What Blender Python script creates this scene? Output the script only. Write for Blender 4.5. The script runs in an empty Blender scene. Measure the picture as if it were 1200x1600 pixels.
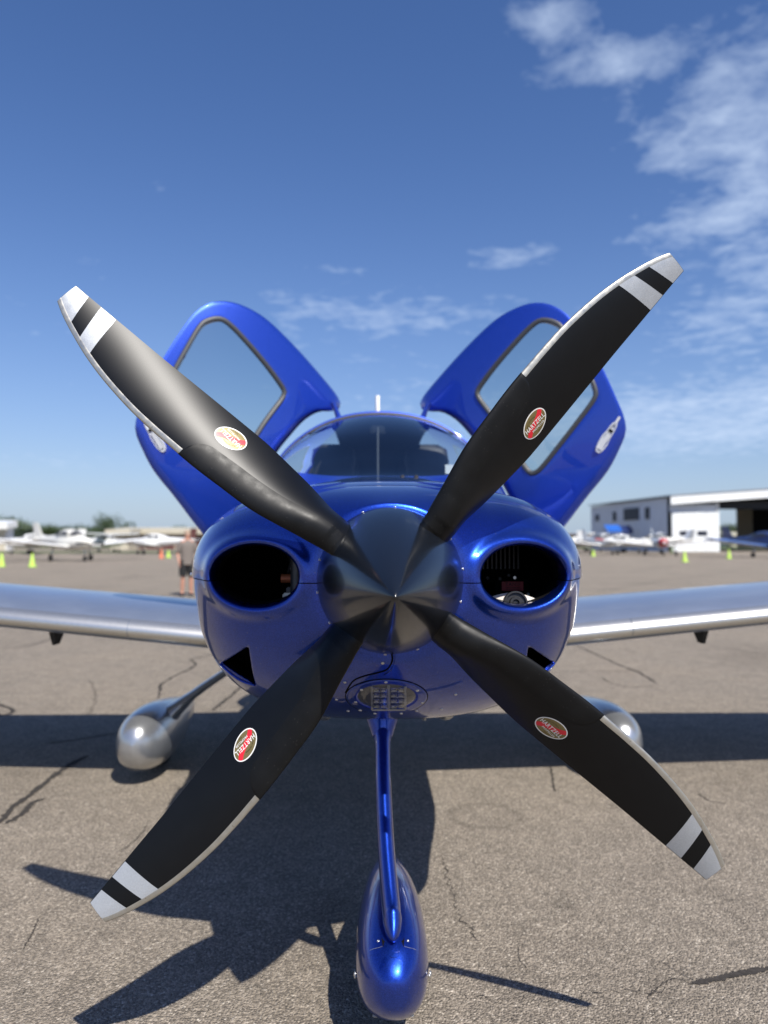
import bpy, bmesh, math, random
import numpy as np
from mathutils import Vector, Matrix
random.seed(7)
R = math.radians
PI = math.pi
SC = bpy.context.scene
COL = SC.collection

# ------------------------------------------------------------------ camera
F = 1170.0                      # focal length in photo pixels (1200 x 1600)
CAM = Vector((-0.040, -1.69, 1.254))
cd = bpy.data.cameras.new('camera')
cam = bpy.data.objects.new('camera', cd)
COL.objects.link(cam)
cam.location = CAM
cam.rotation_euler = (R(90) + math.atan(47 / F), 0, -math.atan(17 / F))
cd.sensor_width = 36
cd.lens = F / 1600 * 36
cd.clip_start = 0.05
cd.clip_end = 6000
cd.dof.use_dof = True
cd.dof.focus_distance = 1.62
cd.dof.aperture_fstop = 2.5
SC.camera = cam
CR = cam.rotation_euler.to_matrix()

def W(px, py, D):
    """point seen at photo pixel (px,py), D metres ahead of the camera along +Y"""
    d = CR @ Vector(((px - 600) / F, (800 - py) / F, -1))
    return CAM + d * (D / d.y)

def G(px, py, z=0.0):
    d = CR @ Vector(((px - 600) / F, (800 - py) / F, -1))
    return CAM + d * ((z - CAM.z) / d.z)

# ------------------------------------------------------------------ world
SUN = Vector((0.36, -0.72, 1.0)).normalized()
sun_el = math.asin(SUN.z)
w = bpy.data.worlds.new('World')
SC.world = w
w.use_nodes = True
nt = w.node_tree
nt.nodes.clear()
N = nt.nodes.new
L = nt.links.new
out = N('ShaderNodeOutputWorld')
bg = N('ShaderNodeBackground')
sky = N('ShaderNodeTexSky')
sky.sky_type = 'NISHITA'
sky.sun_disc = False
sky.sun_elevation = sun_el
sky.sun_rotation = math.atan2(SUN.x, SUN.y)
sky.altitude = 0
sky.air_density = 1.0
sky.dust_density = 0.5
sky.ozone_density = 1.6
bg.inputs['Strength'].default_value = 0.085
tc = N('ShaderNodeTexCoord')
sep = N('ShaderNodeSeparateXYZ')
L(tc.outputs['Generated'], sep.inputs[0])

def wm(op, a, b=None, c=None, clamp=False):
    n = N('ShaderNodeMath'); n.operation = op; n.use_clamp = clamp
    for i, v in enumerate((a, b, c)):
        if v is None: continue
        if isinstance(v, (int, float)): n.inputs[i].default_value = v
        else: L(v, n.inputs[i])
    return n.outputs[0]

zc_ = wm('MAXIMUM', sep.outputs[2], 0.03)
zz = wm('ADD', zc_, 0.06)
cx = wm('DIVIDE', sep.outputs[0], zz)
cy = wm('DIVIDE', sep.outputs[1], zz)
comb = N('ShaderNodeCombineXYZ')
L(cx, comb.inputs[0]); L(cy, comb.inputs[1])

def wnoise(scale, detail, rough, vec, dist=0.0, off=(0, 0, 0), sc=(1, 1, 1)):
    mp = N('ShaderNodeMapping'); L(vec, mp.inputs[0])
    mp.inputs['Location'].default_value = off
    mp.inputs['Scale'].default_value = sc
    n = N('ShaderNodeTexNoise')
    L(mp.outputs[0], n.inputs['Vector'])
    n.inputs['Scale'].default_value = scale
    n.inputs['Detail'].default_value = detail
    n.inputs['Roughness'].default_value = rough
    n.inputs['Distortion'].default_value = dist
    return n.outputs[0]

def blob(px, py, rx, ry, gain=1.0):
    """soft mask round the sky direction of one cloud group"""
    d = (CR @ Vector(((px - 600) / F, (800 - py) / F, -1))).normalized()
    az = math.atan2(d.x, d.y); el = math.asin(d.z)
    AZ = wm('ARCTAN2', sep.outputs[0], sep.outputs[1])
    EL = wm('ARCSINE', sep.outputs[2])
    a = wm('DIVIDE', wm('SUBTRACT', AZ, az), rx / F)
    e = wm('DIVIDE', wm('SUBTRACT', EL, el), ry / F)
    r2 = wm('ADD', wm('MULTIPLY', a, a), wm('MULTIPLY', e, e))
    g = wm('EXPONENT', wm('MULTIPLY', r2, -1.0))
    return wm('MULTIPLY', g, gain)

fine = wnoise(11.0, 7, 0.6, comb.outputs[0], 0.25, (3.1, 1.7, 0))
broad = wnoise(3.0, 5, 0.6, comb.outputs[0], 0.5, (0.4, 5.2, 0))
streak = wnoise(3.2, 7, 0.6, comb.outputs[0], 0.6, (7.0, 2.0, 0), (1.0, 0.55, 1))
masks = [blob(960, 95, 130, 42, .82), blob(1120, 150, 110, 50, .82), blob(1210, 90, 60, 110, .6), blob(1080, 230, 90, 32, .8), blob(850, 20, 80, 30, .72), blob(1170, 270, 60, 26, .7),
         blob(1120, 345, 150, 34, .85), blob(800, 398, 75, 20, .8), blob(1180, 430, 110, 50, .6),
         blob(1150, 520, 150, 40, .5), blob(620, 495, 220, 50, .78), blob(1120, 655, 300, 55, 1.25),
         blob(470, 470, 60, 20, .35), blob(60, 720, 260, 30, .42), blob(540, 422, 60, 8, .55),
         blob(-700, 300, 500, 160, .5), blob(2100, 300, 500, 200, .6), blob(640, 620, 320, 60, .4)]
m = masks[0]
for k in masks[1:]:
    m = wm('ADD', m, k)
dens = wm('ADD', wm('MULTIPLY', fine, 0.5), wm('ADD', wm('MULTIPLY', broad, 0.3), wm('MULTIPLY', streak, 0.2)))
dens = wm('MULTIPLY', wm('SUBTRACT', dens, 0.5), 3.3)
dens = wm('ADD', dens, wm('MULTIPLY', wm('MINIMUM', m, 1.1), 0.90))
dens = wm('SUBTRACT', dens, 0.46, clamp=True)
# a thin veil near the horizon on the right and broken cloud overhead behind the camera
high = wm('MULTIPLY', wm('SUBTRACT', broad, 0.60, clamp=True), 1.6, clamp=True)
behind = wm('LESS_THAN', sep.outputs[1], -0.2)
dens = wm('ADD', wm('MULTIPLY', dens, 0.72), wm('MULTIPLY', wm('MULTIPLY', high, behind), 0.7), clamp=True)
mixc = N('ShaderNodeMixRGB')
L(dens, mixc.inputs[0])
hs = N('ShaderNodeHueSaturation')
hs.inputs['Saturation'].default_value = 1.2
hs.inputs['Value'].default_value = 1.0
L(sky.outputs[0], hs.inputs['Color'])
tn = N('ShaderNodeMixRGB'); tn.blend_type = 'MULTIPLY'; tn.inputs[0].default_value = 1
L(hs.outputs[0], tn.inputs[1]); tn.inputs[2].default_value = (.96, .95, 1.17, 1)
hz = wm('EXPONENT', wm('MULTIPLY', wm('MAXIMUM', sep.outputs[2], 0.0), -7.0))
hm = N('ShaderNodeMixRGB'); L(wm('MULTIPLY', hz, 0.85), hm.inputs[0]); L(tn.outputs[0], hm.inputs[1]); hm.inputs[2].default_value = (3.2, 4.4, 6.0, 1)
L(hm.outputs[0], mixc.inputs[1])
mixc.inputs[2].default_value = (5.9, 7.1, 9.1, 1)
L(mixc.outputs[0], bg.inputs['Color'])
L(bg.outputs[0], out.inputs['Surface'])

sd = bpy.data.lights.new('sun', 'SUN')
sd.energy = 5.0
sd.angle = R(0.53)
sd.color = (1.0, 0.955, 0.89)
sun = bpy.data.objects.new('sun', sd)
COL.objects.link(sun)
sun.rotation_euler = SUN.to_track_quat('Z', 'Y').to_euler()
sun.location = (3, -6, 9)
SC.view_settings.view_transform = 'Standard'
SC.view_settings.look = 'None'
SC.view_settings.exposure = 0.43
SC.view_settings.gamma = 1
SC.view_settings.use_curve_mapping = False

# ------------------------------------------------------------------ materials
def mat(name, col=(.5, .5, .5), rough=.5, metal=0., coat=0., coat_rough=.03, spec=.5, noise=None, bump=None, aniso=0, rn=None):
    m = bpy.data.materials.new(name); m.use_nodes = True
    t = m.node_tree; b = t.nodes['Principled BSDF']
    b.inputs['Base Color'].default_value = (*col, 1)
    b.inputs['Roughness'].default_value = rough
    b.inputs['Metallic'].default_value = metal
    b.inputs['Coat Weight'].default_value = coat
    b.inputs['Coat Roughness'].default_value = coat_rough
    b.inputs['Specular IOR Level'].default_value = spec
    b.inputs['Anisotropic'].default_value = aniso
    co = t.nodes.new('ShaderNodeTexCoord')
    if noise:      # (scale, amount, detail)
        n = t.nodes.new('ShaderNodeTexNoise'); n.inputs['Scale'].default_value = noise[0]
        n.inputs['Detail'].default_value = noise[2] if len(noise) > 2 else 6
        t.links.new(co.outputs['Object'], n.inputs['Vector'])
        mx = t.nodes.new('ShaderNodeMixRGB'); a = noise[1]
        mx.inputs[1].default_value = (*[c * (1 - a) for c in col], 1)
        mx.inputs[2].default_value = (*[min(1, c * (1 + a)) for c in col], 1)
        t.links.new(n.outputs[0], mx.inputs[0]); t.links.new(mx.outputs[0], b.inputs['Base Color'])
    if rn:         # roughness variation (scale, lo, hi)
        n = t.nodes.new('ShaderNodeTexNoise'); n.inputs['Scale'].default_value = rn[0]; n.inputs['Detail'].default_value = 6
        t.links.new(co.outputs['Object'], n.inputs['Vector'])
        mr = t.nodes.new('ShaderNodeMapRange'); mr.inputs['To Min'].default_value = rn[1]; mr.inputs['To Max'].default_value = rn[2]
        mr.inputs['From Min'].default_value = .3; mr.inputs['From Max'].default_value = .7
        t.links.new(n.outputs[0], mr.inputs['Value']); t.links.new(mr.outputs[0], b.inputs['Roughness'])
    if bump:       # (scale, strength, distance)
        n = t.nodes.new('ShaderNodeTexNoise'); n.inputs['Scale'].default_value = bump[0]; n.inputs['Detail'].default_value = 4
        t.links.new(co.outputs['Object'], n.inputs['Vector'])
        bp = t.nodes.new('ShaderNodeBump'); bp.inputs['Strength'].default_value = bump[1]; bp.inputs['Distance'].default_value = bump[2]
        t.links.new(n.outputs[0], bp.inputs['Height']); t.links.new(bp.outputs[0], b.inputs['Normal'])
    return m

def specks(m, scale, thr, col, amt=.6, rough=None, stretch=(1, 1, 1)):
    """sparse dust, bug and chip marks fixed to the surface"""
    t = m.node_tree; b = t.nodes['Principled BSDF']
    co = t.nodes.new('ShaderNodeTexCoord'); mp = t.nodes.new('ShaderNodeMapping'); mp.inputs['Scale'].default_value = stretch
    t.links.new(co.outputs['Object'], mp.inputs[0])
    v = t.nodes.new('ShaderNodeTexVoronoi'); v.inputs['Scale'].default_value = scale; t.links.new(mp.outputs[0], v.inputs['Vector'])
    sp = t.nodes.new('ShaderNodeSeparateColor'); t.links.new(v.outputs['Color'], sp.inputs[0])
    a = t.nodes.new('ShaderNodeMath'); a.operation = 'GREATER_THAN'; a.inputs[1].default_value = thr; t.links.new(sp.outputs[0], a.inputs[0])
    d = t.nodes.new('ShaderNodeMapRange'); d.inputs['From Min'].default_value = .12; d.inputs['From Max'].default_value = .30; d.inputs['To Min'].default_value = amt; d.inputs['To Max'].default_value = 0
    t.links.new(v.outputs['Distance'], d.inputs['Value'])
    k = t.nodes.new('ShaderNodeMath'); k.operation = 'MULTIPLY'; t.links.new(a.outputs[0], k.inputs[0]); t.links.new(d.outputs[0], k.inputs[1])
    mx = t.nodes.new('ShaderNodeMixRGB'); t.links.new(k.outputs[0], mx.inputs[0])
    src = b.inputs['Base Color'].links[0].from_socket if b.inputs['Base Color'].links else None
    if src: t.links.new(src, mx.inputs[1])
    else: mx.inputs[1].default_value = b.inputs['Base Color'].default_value
    mx.inputs[2].default_value = (*col, 1)
    t.links.new(mx.outputs[0], b.inputs['Base Color'])
    return m

def glass(name, tint=(.8, .86, .86), fres=1.45, extra=0.0, rough=0.0):
    m = bpy.data.materials.new(name); m.use_nodes = True
    t = m.node_tree; t.nodes.clear()
    o = t.nodes.new('ShaderNodeOutputMaterial'); mix = t.nodes.new('ShaderNodeMixShader')
    tr = t.nodes.new('ShaderNodeBsdfTransparent'); tr.inputs[0].default_value = (*tint, 1)
    gl = t.nodes.new('ShaderNodeBsdfGlossy'); gl.inputs['Roughness'].default_value = rough; gl.inputs[0].default_value = (1, 1, 1, 1)
    lw = t.nodes.new('ShaderNodeLayerWeight'); lw.inputs['Blend'].default_value = .5
    pw = t.nodes.new('ShaderNodeMath'); pw.operation = 'POWER'; pw.inputs[1].default_value = 4.5
    t.links.new(lw.outputs['Facing'], pw.inputs[0])
    fr = t.nodes.new('ShaderNodeMath'); fr.operation = 'MULTIPLY_ADD'; fr.inputs[1].default_value = .9; fr.inputs[2].default_value = .045
    t.links.new(pw.outputs[0], fr.inputs[0])
    ad = t.nodes.new('ShaderNodeMath'); ad.operation = 'ADD'; ad.inputs[1].default_value = extra
    t.links.new(fr.outputs[0], ad.inputs[0]); t.links.new(ad.outputs[0], mix.inputs[0])
    t.links.new(tr.outputs[0], mix.inputs[1]); t.links.new(gl.outputs[0], mix.inputs[2])
    t.links.new(mix.outputs[0], o.inputs[0])
    return m

def paint(name, col, flake=.35, metal=.75, rough=.32):
    m = mat(name, col, rough, metal, 1.0, .018)
    t = m.node_tree; b = t.nodes['Principled BSDF']
    co = t.nodes.new('ShaderNodeTexCoord')
    v = t.nodes.new('ShaderNodeTexVoronoi'); v.inputs['Scale'].default_value = 900
    t.links.new(co.outputs['Object'], v.inputs['Vector'])
    mr = t.nodes.new('ShaderNodeMixRGB'); mr.inputs[1].default_value = (*[c * (1 - flake) for c in col], 1)
    mr.inputs[2].default_value = (*[min(1, c * (1 + flake) + .01) for c in col], 1)
    sp = t.nodes.new('ShaderNodeSeparateColor'); t.links.new(v.outputs['Color'], sp.inputs[0])
    t.links.new(sp.outputs[0], mr.inputs[0]); t.links.new(mr.outputs[0], b.inputs['Base Color'])
    # very slight orange peel under the clear coat
    bp = t.nodes.new('ShaderNodeBump'); bp.inputs['Strength'].default_value = .12; bp.inputs['Distance'].default_value = .0006
    t.links.new(sp.outputs[1], bp.inputs['Height']); t.links.new(bp.outputs[0], b.inputs['Normal'])
    return m

BLUE = paint('metallic_blue_paint', (.006, .043, .36), metal=.93, rough=.33)
BLUED = paint('door_blue_paint', (.006, .046, .40), metal=.6, rough=.4, flake=.2)
SILVER = mat('silver_paint', (.46, .47, .48), .30, .8, .6, .08, noise=(40, .08))
WINGM = mat('wing_silver_paint', (.34, .39, .47), .3, .7, .5, .12, noise=(6, .06), rn=(9, .28, .4))
TITAN = mat('porous_leading_edge_metal', (.62, .61, .57), .34, .9, noise=(60, .1))
NICKEL = mat('erosion_strip_nickel', (.46, .44, .385), .40, .8, noise=(70, .16), rn=(60, .28, .5))
BLADE = mat('propeller_black_paint', (.004, .0044, .0052), .37, 0, spec=.24, noise=(30, .2))
BOOT = mat('deice_boot_rubber', (.006, .0062, .0065), .42, 0, spec=.2, noise=(24, .5), rn=(50, .38, .48))
RETRO = mat('silver_stripe_film', (.40, .42, .44), .5, .35, noise=(420, .22), bump=(300, .3, .0004), rn=(60, .35, .55))
SPIN = mat('spinner_black_gloss', (.006, .008, .012), .23, .0, .3, .07, spec=.5)
RUBBER = mat('tyre_rubber', (.02, .02, .02), .8, bump=(200, .3, .001))
BLACK = mat('matte_black', (.004, .004, .004), .9, spec=.1)
DARKMET = mat('engine_dark_metal', (.03, .03, .032), .45, .6, noise=(80, .4))
STEEL = mat('bright_screw_steel', (.6, .6, .58), .3, .9)
GASKET = mat('window_rubber_seal', (.045, .047, .05), .5)
INTER = mat('cabin_dark_trim', (.022, .024, .028), .7, noise=(20, .3))
SEATM = mat('cabin_leather', (.03, .032, .036), .5, noise=(16, .3))
SEATL = mat('cabin_light_panel', (.11, .115, .12), .6, noise=(16, .2))
WHITE = mat('white_gloss_paint', (.74, .74, .71), .35, 0, .4, .08, noise=(3, .06))
CREAM = mat('cream_aircraft_paint', (.70, .68, .61), .4, 0, .3, .1, noise=(3, .06))
PAPER = mat('white_paper', (.8, .8, .78), .8, noise=(30, .04))
REDP = mat('red_aircraft_paint', (.42, .03, .03), .35, 0, .4, .08, noise=(5, .1))
NAVY = mat('navy_aircraft_paint', (.02, .035, .12), .35, 0, .5, .08, noise=(5, .1))
PALEBLUE = mat('pale_blue_wing_paint', (.10, .19, .45), .3, 0, .5, .08, noise=(5, .1))
BAFFLE = mat('pale_baffle_sheet', (.55, .50, .45), .55, noise=(30, .12))
LBLRED = mat('red_label', (.42, .02, .03), .5, noise=(60, .1))
LBLTXT = mat('label_dark_print', (.06, .01, .01), .6)
ORANGE = mat('copper_fitting', (.55, .16, .07), .5, .3, noise=(60, .15))
GLASS = glass('cabin_glass', (.66, .73, .72), 1.45, .05)
WSG = glass('windshield_glass', (.66, .72, .75), 1.5, .085)
HANDLE = mat('handle_bright_satin', (.72, .74, .76), .35, .2, noise=(60, .06))
LENS = glass('light_lens_glass', (.9, .92, .93), 1.45, .02)
DGOLD = mat('decal_gold', (.22, .17, .065), .38, .35, noise=(200, .12))
DRED = mat('decal_red', (.70, .02, .035), .4)
DWHT = mat('decal_white', (.82, .81, .76), .45)
DDRK = mat('decal_dark_print', (.05, .04, .015), .5)
LED = mat('led_reflector', (.30, .31, .33), .16, .95)
LEDH = mat('led_housing', (.10, .10, .105), .45, .5, noise=(90, .2))

specks(BLUE, 130, .975, (.20, .20, .19), .4)
specks(BOOT, 330, .93, (.05, .048, .043), .6, stretch=(.5, 1, 1))
specks(NICKEL, 150, .90, (.25, .22, .17), .7)
# ------------------------------------------------------------------ mesh helpers
def link(name, me, parent=None, loc=None):
    o = bpy.data.objects.new(name, me)
    COL.objects.link(o)
    if parent: o.parent = parent
    if loc: o.location = loc
    return o

def mk(name, verts, faces, m, parent=None, smooth=True, midx=None, angle=None):
    me = bpy.data.meshes.new(name)
    me.from_pydata([tuple(v) for v in verts], [], [tuple(f) for f in faces])
    for x in (m if isinstance(m, (list, tuple)) else [m]): me.materials.append(x)
    if midx: me.polygons.foreach_set('material_index', midx)
    bm = bmesh.new(); bm.from_mesh(me)
    bmesh.ops.recalc_face_normals(bm, faces=bm.faces)
    if angle:
        for e in bm.edges:
            if len(e.link_faces) == 2 and e.calc_face_angle(0) > R(angle): e.smooth = False
    bm.to_mesh(me); bm.free()
    me.polygons.foreach_set('use_smooth', [smooth] * len(me.polygons))
    return link(name, me, parent)

def grid_faces(nu, nv, closed_v=False, closed_u=False, base=0):
    fs = []
    for i in range(nu - (0 if closed_u else 1)):
        for j in range(nv - (0 if closed_v else 1)):
            a = base + i * nv + j; b = base + i * nv + (j + 1) % nv
            c = base + ((i + 1) % nu) * nv + (j + 1) % nv; d = base + ((i + 1) % nu) * nv + j
            fs.append((a, b, c, d))
    return fs

def loft(name, rings, m, parent=None, caps=True, smooth=True, angle=40):
    n = len(rings[0]); vs = [p for r in rings for p in r]
    fs = grid_faces(len(rings), n, True)
    if caps:
        fs.append(tuple(range(n))[::-1]); fs.append(tuple(range(len(vs) - n, len(vs))))
    return mk(name, vs, fs, m, parent, smooth, angle=angle)

def tube_rings(path, rad, n=12, fixref=None):
    rings = []
    for i, p in enumerate(path):
        p = Vector(p)
        a = Vector(path[max(0, i - 1)]); b = Vector(path[min(len(path) - 1, i + 1)])
        t = (b - a).normalized()
        ref = fixref or (Vector((1, 0, 0)) if abs(t.x) < .8 else Vector((0, 1, 0)))
        s = ref - t * ref.dot(t); s.normalize(); q = t.cross(s)
        r = rad[i] if isinstance(rad, (list, tuple)) else rad
        ra, rb = (r if isinstance(r, (list, tuple)) else (r, r))
        rings.append([p + s * (ra * math.cos(k / n * 2 * PI)) + q * (rb * math.sin(k / n * 2 * PI)) for k in range(n)])
    return rings

def tube(name, path, rad, m, parent=None, n=12, ref=None):
    return loft(name, tube_rings(path, rad, n, ref), m, parent)

def lathe(name, prof, m, parent=None, n=24, M=None, angle=35):
    """prof: (radius, height) round local Z; M places it"""
    M = M or Matrix()
    rings = [[M @ Vector((max(r, 1e-4) * math.cos(k / n * 2 * PI), max(r, 1e-4) * math.sin(k / n * 2 * PI), h)) for k in range(n)] for r, h in prof]
    return loft(name, rings, m, parent, angle=angle)

def box_v(c, s, M=None):
    x, y, z = s[0] / 2, s[1] / 2, s[2] / 2
    vs = [Vector((c[0] + i * x, c[1] + j * y, c[2] + k * z)) for i in (-1, 1) for j in (-1, 1) for k in (-1, 1)]
    if M: vs = [M @ v for v in vs]
    return vs, [(0, 1, 3, 2), (4, 6, 7, 5), (0, 4, 5, 1), (2, 3, 7, 6), (0, 2, 6, 4), (1, 5, 7, 3)]

def box(name, c, s, m, parent=None, M=None, bev=0):
    vs, fs = box_v(c, s, M)
    o = mk(name, vs, fs, m, parent, smooth=False)
    if bev:
        bm = bmesh.new(); bm.from_mesh(o.data)
        bmesh.ops.bevel(bm, geom=bm.edges[:], offset=bev, segments=2, affect='EDGES')
        bm.to_mesh(o.data); bm.free()
    return o

def thing(name, label, cat, loc=(0, 0, 0), rz=0, group=None):
    o = bpy.data.objects.new(name, None); COL.objects.link(o)
    o.empty_display_size = .2
    o.location = loc; o.rotation_euler = (0, 0, rz)
    o['label'] = label; o['category'] = cat
    if group: o['group'] = group
    return o

def tag(o, label, cat, group=None):
    o['label'] = label; o['category'] = cat
    if group: o['group'] = group
    return o

def struct(o):
    o['kind'] = 'structure'; return o

def copy_tree(o, parent=None):
    c = o.copy(); COL.objects.link(c)
    if parent: c.parent = parent
    for ch in list(o.children): copy_tree(ch, c)
    return c

def interp(x, xs, ys):
    return float(np.interp(x, xs, ys))

def spline(pts, n, closed=False):
    """Catmull-Rom through points, about n samples"""
    P = [Vector(p) for p in pts]; m_ = len(P); o = []
    segs = m_ if closed else m_ - 1
    for i in range(segs):
        if closed: a, b, c, d = P[(i - 1) % m_], P[i], P[(i + 1) % m_], P[(i + 2) % m_]
        else: a, b, c, d = P[max(i - 1, 0)], P[i], P[i + 1], P[min(i + 2, m_ - 1)]
        k = max(1, n // segs)
        for j in range(k):
            t = j / k
            o.append(.5 * ((2 * b) + (c - a) * t + (2 * a - 5 * b + 4 * c - d) * t * t + (3 * b - a - 3 * c + d) * t ** 3))
    if not closed: o.append(P[-1])
    return o

def resample(pts, n, closed=True):
    P = [Vector(p) for p in pts]
    if closed: P = P + [P[0]]
    d = [0]
    for i in range(1, len(P)): d.append(d[-1] + (P[i] - P[i - 1]).length)
    T = d[-1]; o = []; j = 0
    for k in range(n):
        s = T * k / (n if closed else n - 1)
        while j < len(P) - 2 and d[j + 1] < s: j += 1
        f = (s - d[j]) / max(1e-9, d[j + 1] - d[j])
        o.append(P[j].lerp(P[j + 1], min(1, f)))
    return o

_txt = {}
def text_mesh(s):
    """flat (verts, faces) of a word, width normalised to 1, centred"""
    if s in _txt: return _txt[s]
    c = bpy.data.curves.new('lettering', 'FONT'); c.body = s; c.size = 1; c.offset = .012
    c.space_character = 1.12; c.resolution_u = 3
    o = bpy.data.objects.new('lettering', c); COL.objects.link(o)
    dg = bpy.context.evaluated_depsgraph_get(); dg.update()
    me = bpy.data.meshes.new_from_object(o.evaluated_get(dg))
    v = np.array([tuple(x.co) for x in me.vertices]); f = [tuple(p.vertices) for p in me.polygons]
    bpy.data.objects.remove(o); bpy.data.curves.remove(c); bpy.data.meshes.remove(me)
    w_ = v[:, 0].max() - v[:, 0].min()
    v[:, 0] -= v[:, 0].min() + w_ / 2; v[:, 1] -= (v[:, 1].max() + v[:, 1].min()) / 2
    v /= w_
    _txt[s] = (v, f)
    return _txt[s]

# ------------------------------------------------------------------ ground
def ground_mat():
    m = bpy.data.materials.new('weathered_asphalt'); m.use_nodes = True
    t = m.node_tree; b = t.nodes['Principled BSDF']
    co = t.nodes.new('ShaderNodeTexCoord')
    def nz(scale, det=4, ro=.55):
        n = t.nodes.new('ShaderNodeTexNoise'); n.inputs['Scale'].default_value = scale
        n.inputs['Detail'].default_value = det; n.inputs['Roughness'].default_value = ro
        t.links.new(co.outputs['Object'], n.inputs['Vector']); return n.outputs[0]
    def vor(scale, feat='F1'):
        n = t.nodes.new('ShaderNodeTexVoronoi'); n.inputs['Scale'].default_value = scale; n.feature = feat
        t.links.new(co.outputs['Object'], n.inputs['Vector']); return n
    def ramp(src, stops):
        r = t.nodes.new('ShaderNodeValToRGB'); t.links.new(src, r.inputs[0])
        e = r.color_ramp.elements
        while len(e) < len(stops): e.new(.5)
        for i, (p, c) in enumerate(stops): e[i].position = p; e[i].color = (*c, 1)
        return r.outputs[0]
    def mixc(f, a, c, mode='MIX'):
        x = t.nodes.new('ShaderNodeMixRGB'); x.blend_type = mode
        if isinstance(f, float): x.inputs[0].default_value = f
        else: t.links.new(f, x.inputs[0])
        t.links.new(a, x.inputs[1]); t.links.new(c, x.inputs[2]); return x.outputs[0]
    v = vor(150)
    stone = ramp(v.outputs['Color'], [(0, (.05, .046, .042)), (.28, (.15, .137, .12)), (.58, (.285, .256, .222)), (.82, (.46, .42, .37)), (1, (.85, .82, .76))])
    v2 = vor(390)
    fine_ = ramp(v2.outputs['Color'], [(0, (.07, .064, .055)), (.5, (.25, .225, .195)), (1, (.58, .54, .49))])
    c = mixc(.42, stone, fine_)
    big = ramp(nz(.55, 6), [(.25, (.80, .79, .78)), (.5, (1, 1, 1)), (.75, (1.12, 1.10, 1.07))])
    c = mixc(1.0, c, big, 'MULTIPLY')
    mid = ramp(nz(7, 5, .65), [(.3, (.84, .84, .84)), (.7, (1.12, 1.12, 1.12))])
    c = mixc(1.0, c, mid, 'MULTIPLY')
    # binder gaps between the stones
    ve = vor(150, 'DISTANCE_TO_EDGE')
    gap = ramp(ve.outputs['Distance'], [(0, (.55, .55, .55)), (.12, (1, 1, 1))])
    c = mixc(.6, c, gap, 'MULTIPLY')
    # old oil and rubber stains
    st = ramp(nz(.9, 3), [(.62, (1, 1, 1)), (.78, (.80, .79, .79))])
    c = mixc(1.0, c, st, 'MULTIPLY')
    # faint scrubbed tyre ring and dark oil spots
    def ring(cx_, cy_, r0, r1, dark):
        mp = t.nodes.new('ShaderNodeMapping'); mp.inputs['Location'].default_value = (-cx_, -cy_, 0)
        t.links.new(co.outputs['Object'], mp.inputs[0])
        ln = t.nodes.new('ShaderNodeVectorMath'); ln.operation = 'LENGTH'; t.links.new(mp.outputs[0], ln.inputs[0])
        mm = (r0 + r1) / 2; hw = (r1 - r0) / 2
        sb = t.nodes.new('ShaderNodeMath'); sb.operation = 'SUBTRACT'; sb.inputs[1].default_value = mm; t.links.new(ln.outputs['Value'], sb.inputs[0])
        ab = t.nodes.new('ShaderNodeMath'); ab.operation = 'ABSOLUTE'; t.links.new(sb.outputs[0], ab.inputs[0])
        nn = t.nodes.new('ShaderNodeMath'); nn.operation = 'MULTIPLY_ADD'; t.links.new(nz(9, 4), nn.inputs[0]); nn.inputs[1].default_value = hw * 1.6; t.links.new(ab.outputs[0], nn.inputs[2])
        mr = t.nodes.new('ShaderNodeMapRange'); mr.inputs['From Min'].default_value = hw * .6; mr.inputs['From Max'].default_value = hw * 1.9
        mr.inputs['To Min'].default_value = dark; mr.inputs['To Max'].default_value = 1; t.links.new(nn.outputs[0], mr.inputs['Value'])
        return mr.outputs[0]
    q0 = G(757, 1274)
    for a_ in ((q0.x, q0.y, .13, .18, .72), (q0.x + .02, q0.y + .01, .0, .12, .90), (.62, .95, .0, .05, .7), (-1.0, .45, .0, .035, .7), (1.15, 1.9, .0, .09, .75), (-.15, .9, .0, .12, .8), (.95, .1, .0, .04, .75)):
        c = mixc(1.0, c, ring(*a_), 'MULTIPLY')
    wr = t.nodes.new('ShaderNodeRGB'); wr.outputs[0].default_value = (.94, .88, .785, 1)
    c = mixc(1.0, c, wr.outputs[0], 'MULTIPLY')
    t.links.new(c, b.inputs['Base Color'])
    b.inputs['Roughness'].default_value = .9
    b.inputs['Specular IOR Level'].default_value = .3
    bp = t.nodes.new('ShaderNodeBump'); bp.inputs['Strength'].default_value = .9; bp.inputs['Distance'].default_value = .0055
    ad = t.nodes.new('ShaderNodeMath'); ad.operation = 'ADD'
    t.links.new(ramp(v.outputs['Distance'], [(0, (1, 1, 1)), (.7, (0, 0, 0))]), ad.inputs[0]); mh = t.nodes.new('ShaderNodeMath'); mh.operation = 'MULTIPLY'; mh.inputs[1].default_value = .45; t.links.new(nz(45, 5), mh.inputs[0]); t.links.new(mh.outputs[0], ad.inputs[1])
    t.links.new(ad.outputs[0], bp.inputs['Height']); t.links.new(bp.outputs[0], b.inputs['Normal'])
    return m
ASPH = ground_mat()
struct(mk('asphalt_apron', [(-2500, -600, 0), (2500, -600, 0), (2500, 3500, 0), (-2500, 3500, 0)], [(0, 1, 2, 3)], ASPH, smooth=False))
GRASS = mat('dry_grass', (.075, .10, .03), .95, noise=(1.5, .45), bump=(12, .6, .05))
for (x0, x1, y0, y1) in ((-130, -22, 84, 100), (40, 220, 130, 400), (-260, 20, 150, 400)):
    struct(mk('grass_verge', [(x0, y0, .02), (x1, y0, .02), (x1, y1, .02), (x0, y1, .02)], [(0, 1, 2, 3)], GRASS, smooth=False))

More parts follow.
